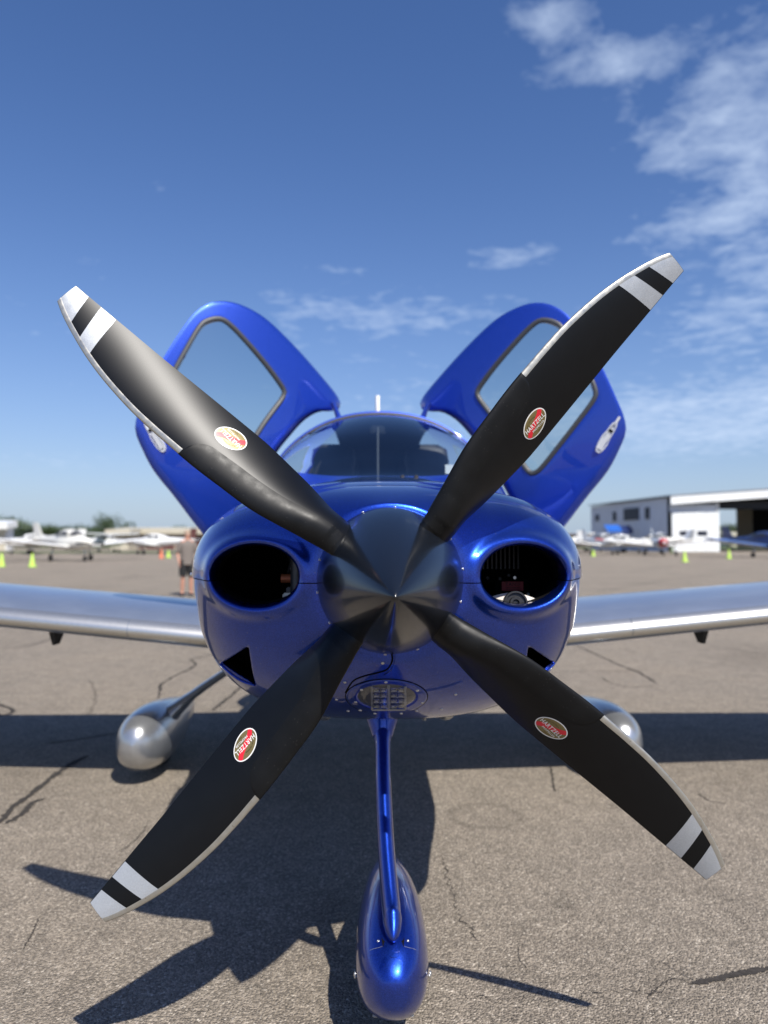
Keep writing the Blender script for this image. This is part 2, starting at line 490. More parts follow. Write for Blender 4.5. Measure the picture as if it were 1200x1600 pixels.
CRACK = mat('crack_filled_dark', (.045, .040, .036), .95, spec=.15, noise=(60, .6), bump=(60, .8, .004))
def crack(pts, wpx=1.0, jit=.35, seed=1, n=60):
    rnd = random.Random(seed)
    P = [G(*p) for p in pts]
    S = resample(spline(P, 40), n, False)
    vs = []; fs = []
    for i, p in enumerate(S):
        a = S[max(0, i - 1)]; b = S[min(n - 1, i + 1)]
        t = (b - a).normalized(); q = Vector((-t.y, t.x, 0))
        seg = (b - a).length
        jj = jit * (.35 if wpx > 2 else 1)
        p = p + q * rnd.uniform(-1, 1) * seg * jj
        e = min(1, min(i, n - 1 - i) / 5 + .1)
        wd = wpx * .0032 * e * (rnd.uniform(.35, 1.6) if wpx < 2 else rnd.uniform(.75, 1.15))
        vs += [p + q * wd * rnd.uniform(.5, 1.2) + Vector((0, 0, .0025)), p - q * wd * rnd.uniform(.5, 1.2) + Vector((0, 0, .0025))]
        if i: fs.append((2 * i - 2, 2 * i - 1, 2 * i + 1, 2 * i))
    struct(mk('pavement_crack', vs, fs, CRACK, smooth=False))
for k, (pts, wd, jt) in enumerate([
    ([(688, 1335), (702, 1380), (712, 1415), (716, 1430), (736, 1455), (752, 1475)], .55, .5),
    ([(700, 1555), (760, 1562), (830, 1562), (890, 1560), (960, 1553), (1060, 1545)], .4, .8),
    ([(1080, 1538), (1120, 1530), (1160, 1521), (1215, 1512)], 4.2, .2),  # wide dark strip at the right edge, not known to be a crack
    ([(1010, 1560), (1050, 1530), (1085, 1540)], .5, .5),
    ([(1030, 1500), (1060, 1520), (1090, 1535)], .35, .5),
    ([(900, 1008), (930, 1022), (965, 1038), (1000, 1052), (1028, 1070)], 4.5, .3),
    ([(1028, 1070), (990, 1074), (955, 1068), (940, 1058)], 1.8, .3),
    ([(860, 1050), (900, 1049), (950, 1049), (1010, 1048)], 2.0, .15),
    ([(1130, 1012), (1165, 1018), (1210, 1022)], 2.5, .3),
    ([(345, 1005), (335, 1022), (300, 1030), (305, 1040), (270, 1058), (252, 1072), (248, 1092)], 4.5, .4),
    ([(390, 1060), (370, 1080), (345, 1100), (330, 1112)], 5, .3),
    ([(-10, 1292), (10, 1275), (20, 1262), (50, 1240), (85, 1212), (115, 1192), (140, 1180)], 6.5, .25),
    ([(8, 1288), (35, 1272), (50, 1255), (72, 1248)], 5.5, .3),
    ([(70, 1162), (120, 1156), (180, 1146), (250, 1135)], 3.2, .3),
    ([(-10, 1098), (20, 1110), (5, 1118), (-12, 1112)], 6, .3),
    ([(-5, 1013), (40, 1010), (75, 1000), (90, 992)], 4.5, .3),
    ([(140, 1062), (150, 1090), (138, 1120)], 1.2, .4),
    ([(230, 1290), (215, 1310), (190, 1330)], .7, .5),
    ([(860, 1195), (864, 1220), (868, 1238)], 1.4, .4),
    ([(1090, 1240), (1110, 1252), (1135, 1256)], 1.2, .4),
    ([(60, 1435), (50, 1460), (35, 1485)], .6, .5),
    ([(810, 1480), (812, 1500), (825, 1515)], .35, .5),
    ([(160, 905), (190, 903), (215, 898)], 10, .3), ([(235, 895), (262, 895)], 9, .3),
    ([(930, 925), (990, 915), (1050, 905), (1130, 900)], 8, .3),
    ([(900, 880), (1000, 886), (1130, 882)], 9, .2),
    ([(150, 935), (210, 930), (300, 932)], 6, .3)]):
    crack(pts, wd, jt, k + 3)

# ------------------------------------------------------------------ main aeroplane
ROOT = thing('aeroplane', 'metallic blue low-wing aeroplane with open doors, silver wings and black four-blade propeller', 'aeroplane', (0, 0, 0))
ZC = 1.157

def smin(a, b, k):
    h = np.clip(.5 + .5 * (b - a) / k, 0, 1)
    return b * (1 - h) + a * h - k * h * (1 - h)
def smax(a, b, k): return -smin(-a, -b, k)
def sstep(t):
    t = np.clip(t, 0, 1); return t * t * (3 - 2 * t)

def f_base(x, y, z):
    ax = np.abs(x); dz = z - ZC
    s = np.clip((y - .078) / .46, 0, 1); g = 1 - (1 - s) ** 2.8
    s2 = np.clip((y - .078) / .58, 0, 1); g2 = 1 - (1 - s2) ** 2.6
    a = .178 + .325 * g + .085 * sstep((y - .35) / .9)
    a = a + .036 * g * sstep(-dz / .16)
    bu = .186 + .075 * g + .09 * np.clip((y - .3) / .9, 0, 1.1)
    bl = .178 + .243 * g2 + .03 * sstep((y - .6) / .6)
    n = np.where(dz > 0, 2.0 + .42 * g, 2.0 + .70 * g)
    b = np.where(dz > 0, bu, bl)
    q = ((ax / a) ** n + (np.abs(dz) / b) ** n + 1e-9) ** (1 / n)
    sl = .335 * 2.8 * (1 - s) ** 1.8 / .46 * .6
    f = (q - 1) * np.minimum(a, b) / np.sqrt(1 + sl * sl)
    # cheeks round the cooling inlets
    fade = 1 - .35 * sstep((y - .5) / .75)
    ry = np.where(y < .52, .36, 3.0)
    cxk, czk = .338, ZC + .012
    rx, rz = .206 * fade, .190 * fade
    p = np.stack([(ax - cxk) / rx, (y - .52) / ry, (z - czk) / rz])
    k0 = np.sqrt((p ** 2).sum(0)); k1 = np.sqrt((((ax - cxk) / rx ** 2) ** 2) + (((y - .52) / ry ** 2) ** 2) + (((z - czk) / rz ** 2) ** 2)) + 1e-6
    fc = k0 * (k0 - 1) / k1
    f = smin(f, fc, .07)
    return smax(f, .080 - y, .012)

IX, IZ, IRX, IRZ = .331, ZC + .015, .111, .0725
def f_in(x, y, z):
    ax = np.abs(x); g = .16 * np.maximum(0, y - .30)
    rx, rz = IRX + g, IRZ + g
    a, b = (ax - IX), (z - IZ)
    k0 = np.sqrt((a / rx) ** 2 + (b / rz) ** 2) + 1e-9
    k1 = np.sqrt((a / rx ** 2) ** 2 + (b / rz ** 2) ** 2) + 1e-6
    d = k0 * (k0 - 1) / k1
    return np.maximum(d, y - .66)

def grad(fn, P, e=1e-4):
    x, y, z = P.T
    return np.stack([fn(x + e, y, z) - fn(x - e, y, z), fn(x, y + e, z) - fn(x, y - e, z), fn(x, y, z + e) - fn(x, y, z - e)], 1) / (2 * e)

def hit(px, py, fn=f_base, d0=1.6, retry=0):
    """where the ray through a photo pixel meets the cowl; returns point and outward normal"""
    d = (CR @ Vector(((px - 600) / F, (800 - py) / F, -1))).normalized()
    t = d0
    while t < 4:
        p = CAM + d * t
        v = float(fn(np.array([p.x]), np.array([p.y]), np.array([p.z]))[0])
        if v < 0:
            a, b = t - .014, t
            for _ in range(20):
                c = (a + b) / 2; q = CAM + d * c
                if float(fn(np.array([q.x]), np.array([q.y]), np.array([q.z]))[0]) < 0: b = c
                else: a = c
            p = CAM + d * b
            g = grad(fn, np.array([tuple(p)]))[0]
            return p, Vector(g).normalized()
        t += .014
    return hit(px + (604 - px) * .02, py + (900 - py) * .02, fn, d0, retry - 1) if retry > 0 else (None, None)

TRI = [(-hit(a, b, retry=9)[0].x, hit(a, b, retry=9)[0].z) for a, b in ((347, 1036), (388, 1010), (399, 1070))]
TRY = [hit(a, b, retry=9)[0].y for a, b in ((350, 1034), (388, 1012), (398, 1066))]
def f_tri(x, y, z):
    ax = np.abs(x); d = np.full_like(ax, -9.)
    cx_, cz_ = sum(p[0] for p in TRI) / 3, sum(p[1] for p in TRI) / 3
    for i in range(3):
        a, b = TRI[i], TRI[(i + 1) % 3]
        nx, nz_ = b[1] - a[1], -(b[0] - a[0]); l = math.hypot(nx, nz_); nx /= l; nz_ /= l
        if nx * (cx_ - a[0]) + nz_ * (cz_ - a[1]) > 0: nx, nz_ = -nx, -nz_
        d = np.maximum(d, nx * (ax - a[0]) + nz_ * (z - a[1]))
    return np.maximum(d, np.maximum(y - max(TRY) - .14, .1 - y))

def f_cowl(x, y, z):
    fb = f_base(x, y, z); fi = f_in(x, y, z)
    lip = np.sqrt((fi - .014) ** 2 + (fb + .002) ** 2) - .017
    f = smin(fb, lip, .022)
    f = smax(f, .080 - y, .010)
    f = smax(f, -fi, .022)
    f = smax(f, -f_tri(x, y, z), .004)
    # hollow behind the spinner for the back plate
    r = np.sqrt(x * x + (z - 1.165) ** 2)
    f = np.maximum(f, -np.maximum(r - .150, y - .12))
    return f

def surface_net(fn, lo, hi, h):
    ns = [int(round((hi[i] - lo[i]) / h)) + 1 for i in range(3)]
    ax = [lo[i] + h * np.arange(ns[i]) for i in range(3)]
    X, Y, Z = np.meshgrid(*ax, indexing='ij')
    V = fn(X, Y, Z); S = V < 0
    nx, ny, nz_ = ns
    acc = np.zeros((nx - 1, ny - 1, nz_ - 1, 3)); cnt = np.zeros((nx - 1, ny - 1, nz_ - 1))
    for axis in range(3):
        A = V.take(range(0, ns[axis] - 1), axis); B = V.take(range(1, ns[axis]), axis)
        cr = (A < 0) != (B < 0)
        t = np.where(cr, A / np.where(cr, A - B, 1), 0)
        idx = np.argwhere(cr); tt = t[cr]
        pos = np.stack([ax[k][idx[:, k]] for k in range(3)], 1); pos[:, axis] += tt * h
        o1, o2 = [k for k in range(3) if k != axis]
        for d1 in (0, -1):
            for d2 in (0, -1):
                c = idx.copy(); c[:, o1] += d1; c[:, o2] += d2
                ok = np.all(c >= 0, 1) & (c[:, 0] < nx - 1) & (c[:, 1] < ny - 1) & (c[:, 2] < nz_ - 1)
                cc = c[ok]; np.add.at(acc, (cc[:, 0], cc[:, 1], cc[:, 2]), pos[ok]); np.add.at(cnt, (cc[:, 0], cc[:, 1], cc[:, 2]), 1)
    used = cnt > 0; ids = -np.ones(cnt.shape, int); ids[used] = np.arange(used.sum())
    verts = acc[used] / cnt[used][:, None]
    faces = []
    for axis in range(3):
        A = S.take(range(0, ns[axis] - 1), axis); B = S.take(range(1, ns[axis]), axis)
        idx = np.argwhere(A != B); o1, o2 = (axis + 1) % 3, (axis + 2) % 3
        ok = (idx[:, o1] > 0) & (idx[:, o2] > 0) & (idx[:, o1] < ns[o1] - 1) & (idx[:, o2] < ns[o2] - 1)
        idx = idx[ok]; ins = A[tuple(idx.T)]
        q = []
        for d1, d2 in ((-1, -1), (0, -1), (0, 0), (-1, 0)):
            c = idx.copy(); c[:, o1] += d1; c[:, o2] += d2
            q.append(ids[c[:, 0], c[:, 1], c[:, 2]])
        q = np.stack(q, 1); q[~ins] = q[~ins][:, ::-1]
        faces.append(q)
    return verts, np.concatenate(faces)

CV, CF = surface_net(f_cowl, (-.64, .05, .64), (.64, 1.27, 1.56), .0075)
for _ in range(4):
    g = grad(f_cowl, CV); v = f_cowl(*CV.T)
    st = (v / np.maximum((g ** 2).sum(1), .05))[:, None] * g
    ln = np.linalg.norm(st, axis=1, keepdims=True); st *= np.minimum(1, .004 / np.maximum(ln, 1e-9))
    keep = (CV[:, 1] < 1.25) & (CV[:, 1] > .07)
    CV[keep] -= st[keep]
YC = 1.235
fcen = CV[CF].mean(1)
CF = CF[fcen[:, 1] < YC + .02]
fcen = CV[CF].mean(1)
fb_ = f_base(*fcen.T); fin_ = f_in(*fcen.T); ftr_ = f_tri(*fcen.T)
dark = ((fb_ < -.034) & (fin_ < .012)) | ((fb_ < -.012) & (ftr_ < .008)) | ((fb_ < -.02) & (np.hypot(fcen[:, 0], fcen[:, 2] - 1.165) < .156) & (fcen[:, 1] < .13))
def cowl_half(name, upper):
    me = bpy.data.meshes.new(name)
    me.from_pydata(CV.tolist(), [], CF.tolist())
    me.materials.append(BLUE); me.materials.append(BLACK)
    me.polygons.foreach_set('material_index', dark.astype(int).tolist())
    bm = bmesh.new(); bm.from_mesh(me)
    geom = bm.verts[:] + bm.edges[:] + bm.faces[:]
    zs = ZC + (.0012 if upper else -.0012)
    bmesh.ops.bisect_plane(bm, geom=geom, plane_co=(0, 0, zs), plane_no=(0, 0, 1), clear_inner=upper, clear_outer=not upper, dist=1e-5)
    # inward lip along the seam gives the joint its depth
    ed = [e for e in bm.edges if e.is_boundary and all(abs(v.co.z - zs) < 1e-4 for v in e.verts)]
    loose = [v for v in bm.verts if not v.link_faces]
    bmesh.ops.delete(bm, geom=loose, context='VERTS')
    bm.to_mesh(me); bm.free()
    me.polygons.foreach_set('use_smooth', [True] * len(me.polygons))
    P = np.array([tuple(v.co) for v in me.vertices])
    g = grad(f_cowl, P, 4e-4); g /= np.maximum(np.linalg.norm(g, axis=1, keepdims=True), 1e-9)
    me.normals_split_custom_set_from_vertices(g.tolist())
    return link(name, me, ROOT)
cowl_half('upper_cowl', True)
cowl_half('lower_cowl', False)

_g = grad(f_cowl, CV, 4e-4); _g /= np.maximum(np.linalg.norm(_g, axis=1, keepdims=True), 1e-9)
_sel = np.abs(CV[CF][:, :, 2] - ZC).max(1) < .02
_ids, _inv = np.unique(CF[_sel], return_inverse=True)
_q = CV - _g * .003
_in = f_cowl(*_q.T) < -.0012
_sel = _sel & _in[CF].all(1)
_ids, _inv = np.unique(CF[_sel], return_inverse=True)
_so = mk('seam_light_block', (CV - _g * .003)[_ids].tolist(), _inv.reshape(-1, 4).tolist(), BLACK, ROOT)  # black strip added inside the seam to keep sun from leaking into the inlets

def align(p, n, up=Vector((0, 0, 1))):
    x = up.cross(n)
    if x.length < 1e-4: x = Vector((1, 0, 0))
    x.normalize(); y = n.cross(x)
    M = Matrix((x, y, n)).transposed().to_4x4(); M.translation = p
    return M

_screw = None
def screw(p, n, parent, r=.0045):
    global _screw
    if _screw is None:
        vs = []; fs = []; k = 10
        for rr, h in ((1, 0), (1, .25), (.75, .5), (.3, .52), (.22, .3)):
            vs += [(rr * math.cos(i / k * 2 * PI), rr * math.sin(i / k * 2 * PI), h) for i in range(k)]
        fs = grid_faces(5, k, True) + [tuple(range(4 * k, 5 * k))]
        t = mk('screw', vs, fs, STEEL); _screw = t.data
        bpy.data.objects.remove(t)
    o = link('screw', _screw, parent)
    M = align(p, n)
    o.matrix_local = M @ Matrix.Scale(r, 4)
    return o

# ----------------------------- nose gear light window in the lower cowl
def patch(name, outline_px, m, off=.002, thick=0, parent=ROOT, rings=6, center=None):
    """a panel lying on the cowl skin inside an outline"""
    cx_ = center[0] if center else sum(p[0] for p in outline_px) / len(outline_px)
    cy_ = center[1] if center else sum(p[1] for p in outline_px) / len(outline_px)
    n = len(outline_px); vs = []
    for k in range(rings + 1):
        t = k / rings
        for q in outline_px:
            p, nn = hit(cx_ + (q[0] - cx_) * (1 - t) * .999, cy_ + (q[1] - cy_) * (1 - t) * .999)
            o = off * (.15 if k == 0 else 1)
            vs.append(p + nn * o)
    fs = grid_faces(rings + 1, n, True)
    return mk(name, vs, fs, m, parent)
def ell(cx_, cy_, a, b, n=40, p=2.0):
    o = []
    for k in range(n):
        t = 2 * PI * k / n; c, s = math.cos(t), math.sin(t)
        o.append((cx_ + a * math.copysign(abs(c) ** (2 / p), c), cy_ + b * math.copysign(abs(s) ** (2 / p), s)))
    return o
lc = (604, 1088)
# find where the belly ends on screen and keep the panel inside it
bezel_o = ell(lc[0], lc[1], 64, 27, 48); bezel_i = ell(lc[0], lc[1] - 1, 45, 19, 48)
def ringpatch(name, A, B, m, off, parent, k=3):
    vs = []
    for i in range(k + 1):
        t = i / k
        for a, b in zip(A, B):
            p, nn = hit(a[0] + (b[0] - a[0]) * t, a[1] + (b[1] - a[1]) * t)
            vs.append(p + nn * (off if 0 < i < k else 0.0005))
    return mk(name, vs, grid_faces(k + 1, len(A), True), m, parent)
bez = ringpatch('light_bezel', bezel_o, bezel_i, BLUE, .0035, ROOT, 8)
for (sx, sy) in ((603, 1064), (565, 1076), (556, 1095), (563, 1108), (586, 1113), (627, 1113), (651, 1109), (660, 1096), (652, 1077)):
    p, n_ = hit(sx, sy)
    if p: screw(p + n_ * .003, n_, bez, .0042)
LFR = mat('light_frame_grey', (.30, .30, .30), .45, .3, noise=(90, .1))
pan = patch('landing_light', ell(lc[0], lc[1] - 1, 46, 20, 40), LEDH, .0012)
p0, n0 = hit(lc[0], lc[1])
for c in range(4):
    for r_ in range(4):
        px_ = (588, 599.5, 615, 626.5)[c]; py_ = (1075, 1083.5, 1092, 1100.5)[r_]
        p, n_ = hit(px_, py_)
        M = align(p + n_ * .0015, n_)
        sx_, sy_ = .0084, .0105
        vs = [M @ Vector((sx_ * i * rr, sy_ * j * rr, hh)) for rr, hh in ((1, .0), (.98, .0048), (.82, .0050), (.42, .0012), (.16, .0034)) for i, j in ((-1, -1), (1, -1), (1, 1), (-1, 1))]
        fs = grid_faces(5, 4, True) + [(16, 17, 18, 19)]
        mk('led_cell', vs, fs, LED, pan, smooth=False)
for px_ in (581.5, 607.2, 633):
    a, na = hit(px_, 1070); b, nb = hit(px_, 1106)
    tube('light_frame', [a + na * .004, hit(px_, 1088)[0] + na * .004, b + nb * .004], .0030 if px_ != 607.2 else .0042, LFR, pan, 6)
for py_ in (1079.5, 1087.8, 1096.2):
    a, na = hit(582, py_); b, nb = hit(632, py_)
    tube('light_divider', [a + na * .003, hit(607, py_)[0] + na * .003, b + nb * .003], .0012, STEEL, pan, 5)
a, na = hit(581, 1106.5); b, nb = hit(633, 1106.5)
tube('light_frame', [a + na * .003, hit(607, 1106.5)[0] + na * .003, b + nb * .003], .0042, LFR, pan, 6)
P = [hit(x_, y_)[0] for x_, y_ in bezel_o]
tube('bezel_joint', P + [P[0]], .0016, BLACK, bez, 6)
lens = patch('light_lens', ell(lc[0], lc[1] - 1, 46, 20, 40), LENS, .008, center=(lc[0], lc[1] - 1))
# scattered belly screws and small fasteners
for (sx, sy) in ((598, 1036), (539, 1066), (526, 1093), (544, 1111), (712, 1085), (690, 1108)):
    p, n_ = hit(sx, sy)
    if p: screw(p, n_, ROOT, .004)
# raised belly seam (flap of the nose gear fairing)
def seam(name, pxs, r=.0022, m=BLACK, n=30, off=0):
    P = []
    for q in resample(spline([(a, b, 0) for a, b in pxs], 40), n, False):
        p, nn = hit(q.x, q.y)
        if p: P.append(p + nn * off)
    return tube(name, P, [(r, r)] * len(P), m, ROOT, 6)
seam('panel_seam', [(612, 1022), (613, 1032), (606, 1045), (594, 1050), (570, 1056), (552, 1064), (540, 1082)], .0022, BLACK)
seam('panel_seam', [(616, 1022), (617, 1034), (610, 1048), (600, 1054)], .0016, BLUE, off=.001)
for sgn in (-1, 1):
    lipP = []
    for k in range(13):
        t = k / 12
        p, nn = hit(345 + 53 * t, 1037 + 33 * t + 6 * math.sin(PI * t), retry=9)
        lipP.append(Vector((p.x if sgn < 0 else -p.x, p.y, p.z)) + Vector((nn.x if sgn < 0 else -nn.x, nn.y, nn.z)) * .002)
    tube('outlet_lip', lipP, .0032, BLUE, ROOT, 8)
# rear cowl joint line
for sgn in (-1, 1):
    P = []
    for k in range(40):
        zz_ = .80 + k * .58 / 39
        xs = np.linspace(.2, .7, 600); fv = f_base(xs, np.full(600, .86), np.full(600, zz_))
        i = int(np.argmax(fv > 0)); P.append((sgn * (xs[i] + .0005), .86, zz_))
    tube('panel_seam', P, .0016, BLACK, ROOT, 6)

# ----------------------------- things inside the inlets
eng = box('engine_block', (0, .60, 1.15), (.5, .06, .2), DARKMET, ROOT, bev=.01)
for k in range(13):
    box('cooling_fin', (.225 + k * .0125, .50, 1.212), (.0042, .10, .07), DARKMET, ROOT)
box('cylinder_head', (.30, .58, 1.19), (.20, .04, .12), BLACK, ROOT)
M_ = Matrix.Translation((.362, .47, 1.127))
lb = box('warning_label', (0, 0, 0), (.062, .003, .026), LBLRED, ROOT, M_)
tv, tf = text_mesh('TANIS')
mk('label_print', [(.362 + v[0] * .042, .4675, 1.133 + v[1] * .042) for v in tv], tf, LBLTXT, lb, smooth=False)
for k in range(2):
    box('label_print', (.362, .4675, 1.123 - k * .005), (.04, .0008, .0014), LBLTXT, lb)
box('label_bracket', (.362, .478, 1.125), (.10, .012, .04), BLACK, ROOT)
vs = [(.245 + i * .0165, .262, 1.098 + .024 * math.sin(PI * (i + .6) / 10.2)) for i in range(10)] + [(.245 + i * .0165, .235, 1.07) for i in range(10)]
mk('cooling_baffle', vs + [(a, b + .004, c) for a, b, c in vs], [(i, i + 1, i + 11, i + 10) for i in range(9)] + [(20 + i, 20 + i + 10, 20 + i + 11, 21 + i) for i in range(9)] + [(i, 20 + i, 21 + i, i + 1) for i in range(9)], BAFFLE, ROOT, smooth=False)
lathe('alternator_pulley', [(0, .008), (.007, .008), (.009, .013), (.015, .013), (.017, .006), (.025, .006), (.026, .012), (.030, .012), (.031, -.01)], DARKMET, ROOT, 28, align(Vector((.323, .225, 1.098)), Vector((0, -1, .15)).normalized()))
for (x, z) in ((.215, 1.155), (.362, 1.153), (.40, 1.105), (.225, 1.125), (.25, 1.152), (.285, 1.152), (.32, 1.15), (.345, 1.16)):
    lathe('bolt', [(0, .006), (.004, .006), (.005, .003), (.005, 0)], STEEL if x in (.215, .362, .40) else DARKMET, ROOT, 8, align(Vector((x, .44, z)), Vector((0, -1, 0))))
# left inlet: alternator flank, copper fitting, bracket
tube('alternator_housing', [(-.242, .31, 1.11), (-.242, .31, 1.235)], .018, LEDH, ROOT, 16)
tube('copper_fitting', [(-.290, .36, 1.155), (-.250, .36, 1.155)], .0125, ORANGE, ROOT, 14)
box('bracket', (-.262, .37, 1.122), (.03, .02, .018), LEDH, ROOT, bev=.003)
box('bracket', (-.268, .36, 1.105), (.036, .02, .022), SILVER, ROOT, bev=.004)
tube('engine_hose', [(-.275, .38, 1.22), (-.265, .37, 1.20), (-.272, .37, 1.17)], .004, DARKMET, ROOT, 8)
tube('engine_hose', [(-.262, .36, 1.225), (-.256, .36, 1.21), (-.264, .36, 1.18)], .003, STEEL, ROOT, 8)

# small T-handle latch on the left cheek and oil-door style wedge on the right cheek
for sgn in (-1, 1):
    px_ = 322 if sgn < 0 else 905
    p, n_ = hit(px_, 884)
    if p: screw(p, n_, ROOT, .003)
    # hinge pin end sticking out at the seam
    lathe('cowl_pin', [(0, .012), (.006, .010), (.007, 0)], STEEL, ROOT, 10, align(Vector((sgn * .566, .52, ZC + .002)), Vector((sgn, 0, 0))))

# ----------------------------- propeller
TILT = R(1.3)
HUB = Vector((0, 0, 1.1625))
AXT = Matrix.Translation(HUB) @ Matrix.Rotation(TILT, 4, 'X')   # nose a little down
def axis_M():
    # local (u, v, w): w forward (-Y), v up
    B = Matrix(((1, 0, 0, 0), (0, 0, -1, 0), (0, 1, 0, 0), (0, 0, 0, 1)))
    return AXT @ B
AX = axis_M()
prof = []
for k in range(40):
    t = k / 39
    r = .172 * (1 - (1 - t) ** 1.28) ** .86 if t > 0 else 0
    prof.append((r, .335 - .405 * t))
prof = [(0, .3352)] + prof[1:]
prof += [(.172, -.080), (.166, -.084), (.10, -.084), (0, -.084)]
spn = lathe('spinner', prof, SPIN, ROOT, 96, AX, angle=50)
for k in range(14):
    a = 2 * PI * (k + .35) / 14
    p = AX @ Vector((.1725 * math.cos(a), .1725 * math.sin(a), -.066))
    n_ = (AX.to_3x3() @ Vector((math.cos(a), math.sin(a), .12))).normalized()
    screw(p, n_, spn, .0038)
lathe('back_plate', [(.12, -.086), (.160, -.086), (.160, -.098), (.12, -.098)], DARKMET, ROOT, 48, AX)

PXM = 684.0
LE = [(0, 22), (80, 25), (109, 27), (148, 36), (223, 54), (290, 61), (340, 65), (390, 66.5), (421, 67), (469, 66), (528, 60), (576, 51), (618, 39), (644, 30), (660, 23), (669, 18.5)]
TE = [(0, -22), (80, -22), (116, -23), (149, -24), (189, -28), (224, -30), (275, -32), (302, -32), (373, -29), (437, -26), (500, -23), (560, -21), (618, -19), (646, -18), (669, -17.5)]
BE = [(0, 50), (100, 46), (160, 40), (240, 34), (333, 28.5), (450, 23), (560, 19), (669, 16)]
TH = [(0, .046), (90, .045), (116, .042), (150, .032), (200, .022), (270, .0155), (340, .0125), (450, .009), (600, .005), (669, .003)]
_le = spline([(a, b, 0) for a, b in LE], 150); _te = spline([(a, b, 0) for a, b in TE], 150)
le_ = lambda u: interp(u * PXM, [p.x for p in _le], [p.y for p in _le]) / PXM
te_ = lambda u: interp(u * PXM, [p.x for p in _te], [p.y for p in _te]) / PXM
be_ = lambda u: R(interp(u * PXM, *zip(*BE)))
th_ = lambda u: interp(u * PXM, *zip(*TH))
UMAX = 669 / PXM
def sec(u, c, side, off=0.0):
    """blade skin point: c 0 (leading) .. 1 (trailing), side +1 front face, -1 back face"""
    vl, vt, b, t = le_(u), te_(u), be_(u), th_(u)
    vp = vl + (vt - vl) * c                       # seen chord position
    wl = vp * math.tan(b)                         # pitch: leading edge forward
    rnd = max(0, min(1, (150 - u * PXM) / 60))    # 1 at the round shank
    foil = 2.97 * math.sqrt(max(c, 0)) - 1.26 * c - 3.516 * c ** 2 + 2.843 * c ** 3 - 1.03 * c ** 4
    circ = 2 * math.sqrt(max(0, c * (1 - c)))
    y = (foil * (1 - rnd) + circ * rnd) / 1
    camb = .55 * t * 4 * c * (1 - c) * (1 - rnd)
    h = camb + side * y * t * (.62 if rnd < .5 else .55)
    cb, sb = math.cos(b), math.sin(b)
    # thickness is measured square to the chord line
    return Vector((u, vp - (h + side * off) * sb, wl + (h + side * off) * cb))
def front(u, v, off=.0006):
    vl, vt = le_(u), te_(u)
    # find c so that the skin point has the wanted v
    lo, hi = 0.0, 1.0
    for _ in range(22):
        m_ = (lo + hi) / 2
        if sec(u, m_, 1).y > v: lo = m_
        else: hi = m_
    return sec(u, (lo + hi) / 2, 1, off)
NC = 26
cs = [(1 - math.cos(PI * i / NC)) / 2 for i in range(NC + 1)]
us = [.10 + (UMAX - .10) * (i / 90) for i in range(91)]
rings = []
for u in us:
    rings.append([sec(u, c, 1) for c in cs] + [sec(u, c, -1) for c in cs[-2:0:-1]])
blade = loft('propeller_blade', rings, BLADE, ROOT, angle=60)

def band(name, u0, u1, cmax_f, cmax_b, off, m, n=70):
    """a wrap round the leading edge"""
    K = 9; vs = []
    for i in range(n + 1):
        u = u0 + (u1 - u0) * i / n
        cf, cb = cmax_f(u), cmax_b(u)
        row = [sec(u, cf * ((K - k) / K) ** 2, 1, off if k else .0007) for k in range(K)] + [sec(u, 0, 1, 0) + Vector((0, off, off * .6))] + \
              [sec(u, cb * ((k + 1) / K) ** 2, -1, off if k < K - 1 else .0007) for k in range(K)]
        vs += row
    return mk(name, vs, grid_faces(n + 1, 2 * K + 1), m, blade, smooth=True)
US = 367 / PXM
chord = lambda u: max(.004, le_(u) - te_(u))
strip = band('erosion_strip', US, UMAX - .0005, lambda u: min(.5, .0100 / chord(u)), lambda u: min(.6, .02 / chord(u)), .0011, NICKEL)
def boot_c(u):
    t = (u - .165) / (US - .165)
    e = math.sqrt(max(0, 1 - max(0, (t - .86) / .14) ** 2.2))
    return max(.004, (.40 * e) * (1 - .1 * t))
band('deice_boot', .150, US + .001, boot_c, boot_c, .0016, BOOT)

def fpatch(name, u0f, u1f, m, off=.0007, nv=14, nu=8, vin=.0105):
    vs = []
    for i in range(nu + 1):
        for j in range(nv + 1):
            s = j / nv                    # 0 at leading side, 1 at trailing edge
            t = i / nu
            u = u0f(s) + (u1f(s) - u0f(s)) * t
            u = min(u, UMAX - .0008)
            v0 = le_(u) - vin; v1 = te_(u) + .0012
            vs.append(front(u, v0 + (v1 - v0) * s, off))
    return mk(name, vs, grid_faces(nu + 1, nv + 1), m, blade)
q = lambda a, b: (lambda s: (a + (b - a) * s) / PXM)
fpatch('tip_stripe', q(629, 643), q(669, 669), RETRO)
fpatch('silver_stripe', q(573, 588), q(602, 618), RETRO)

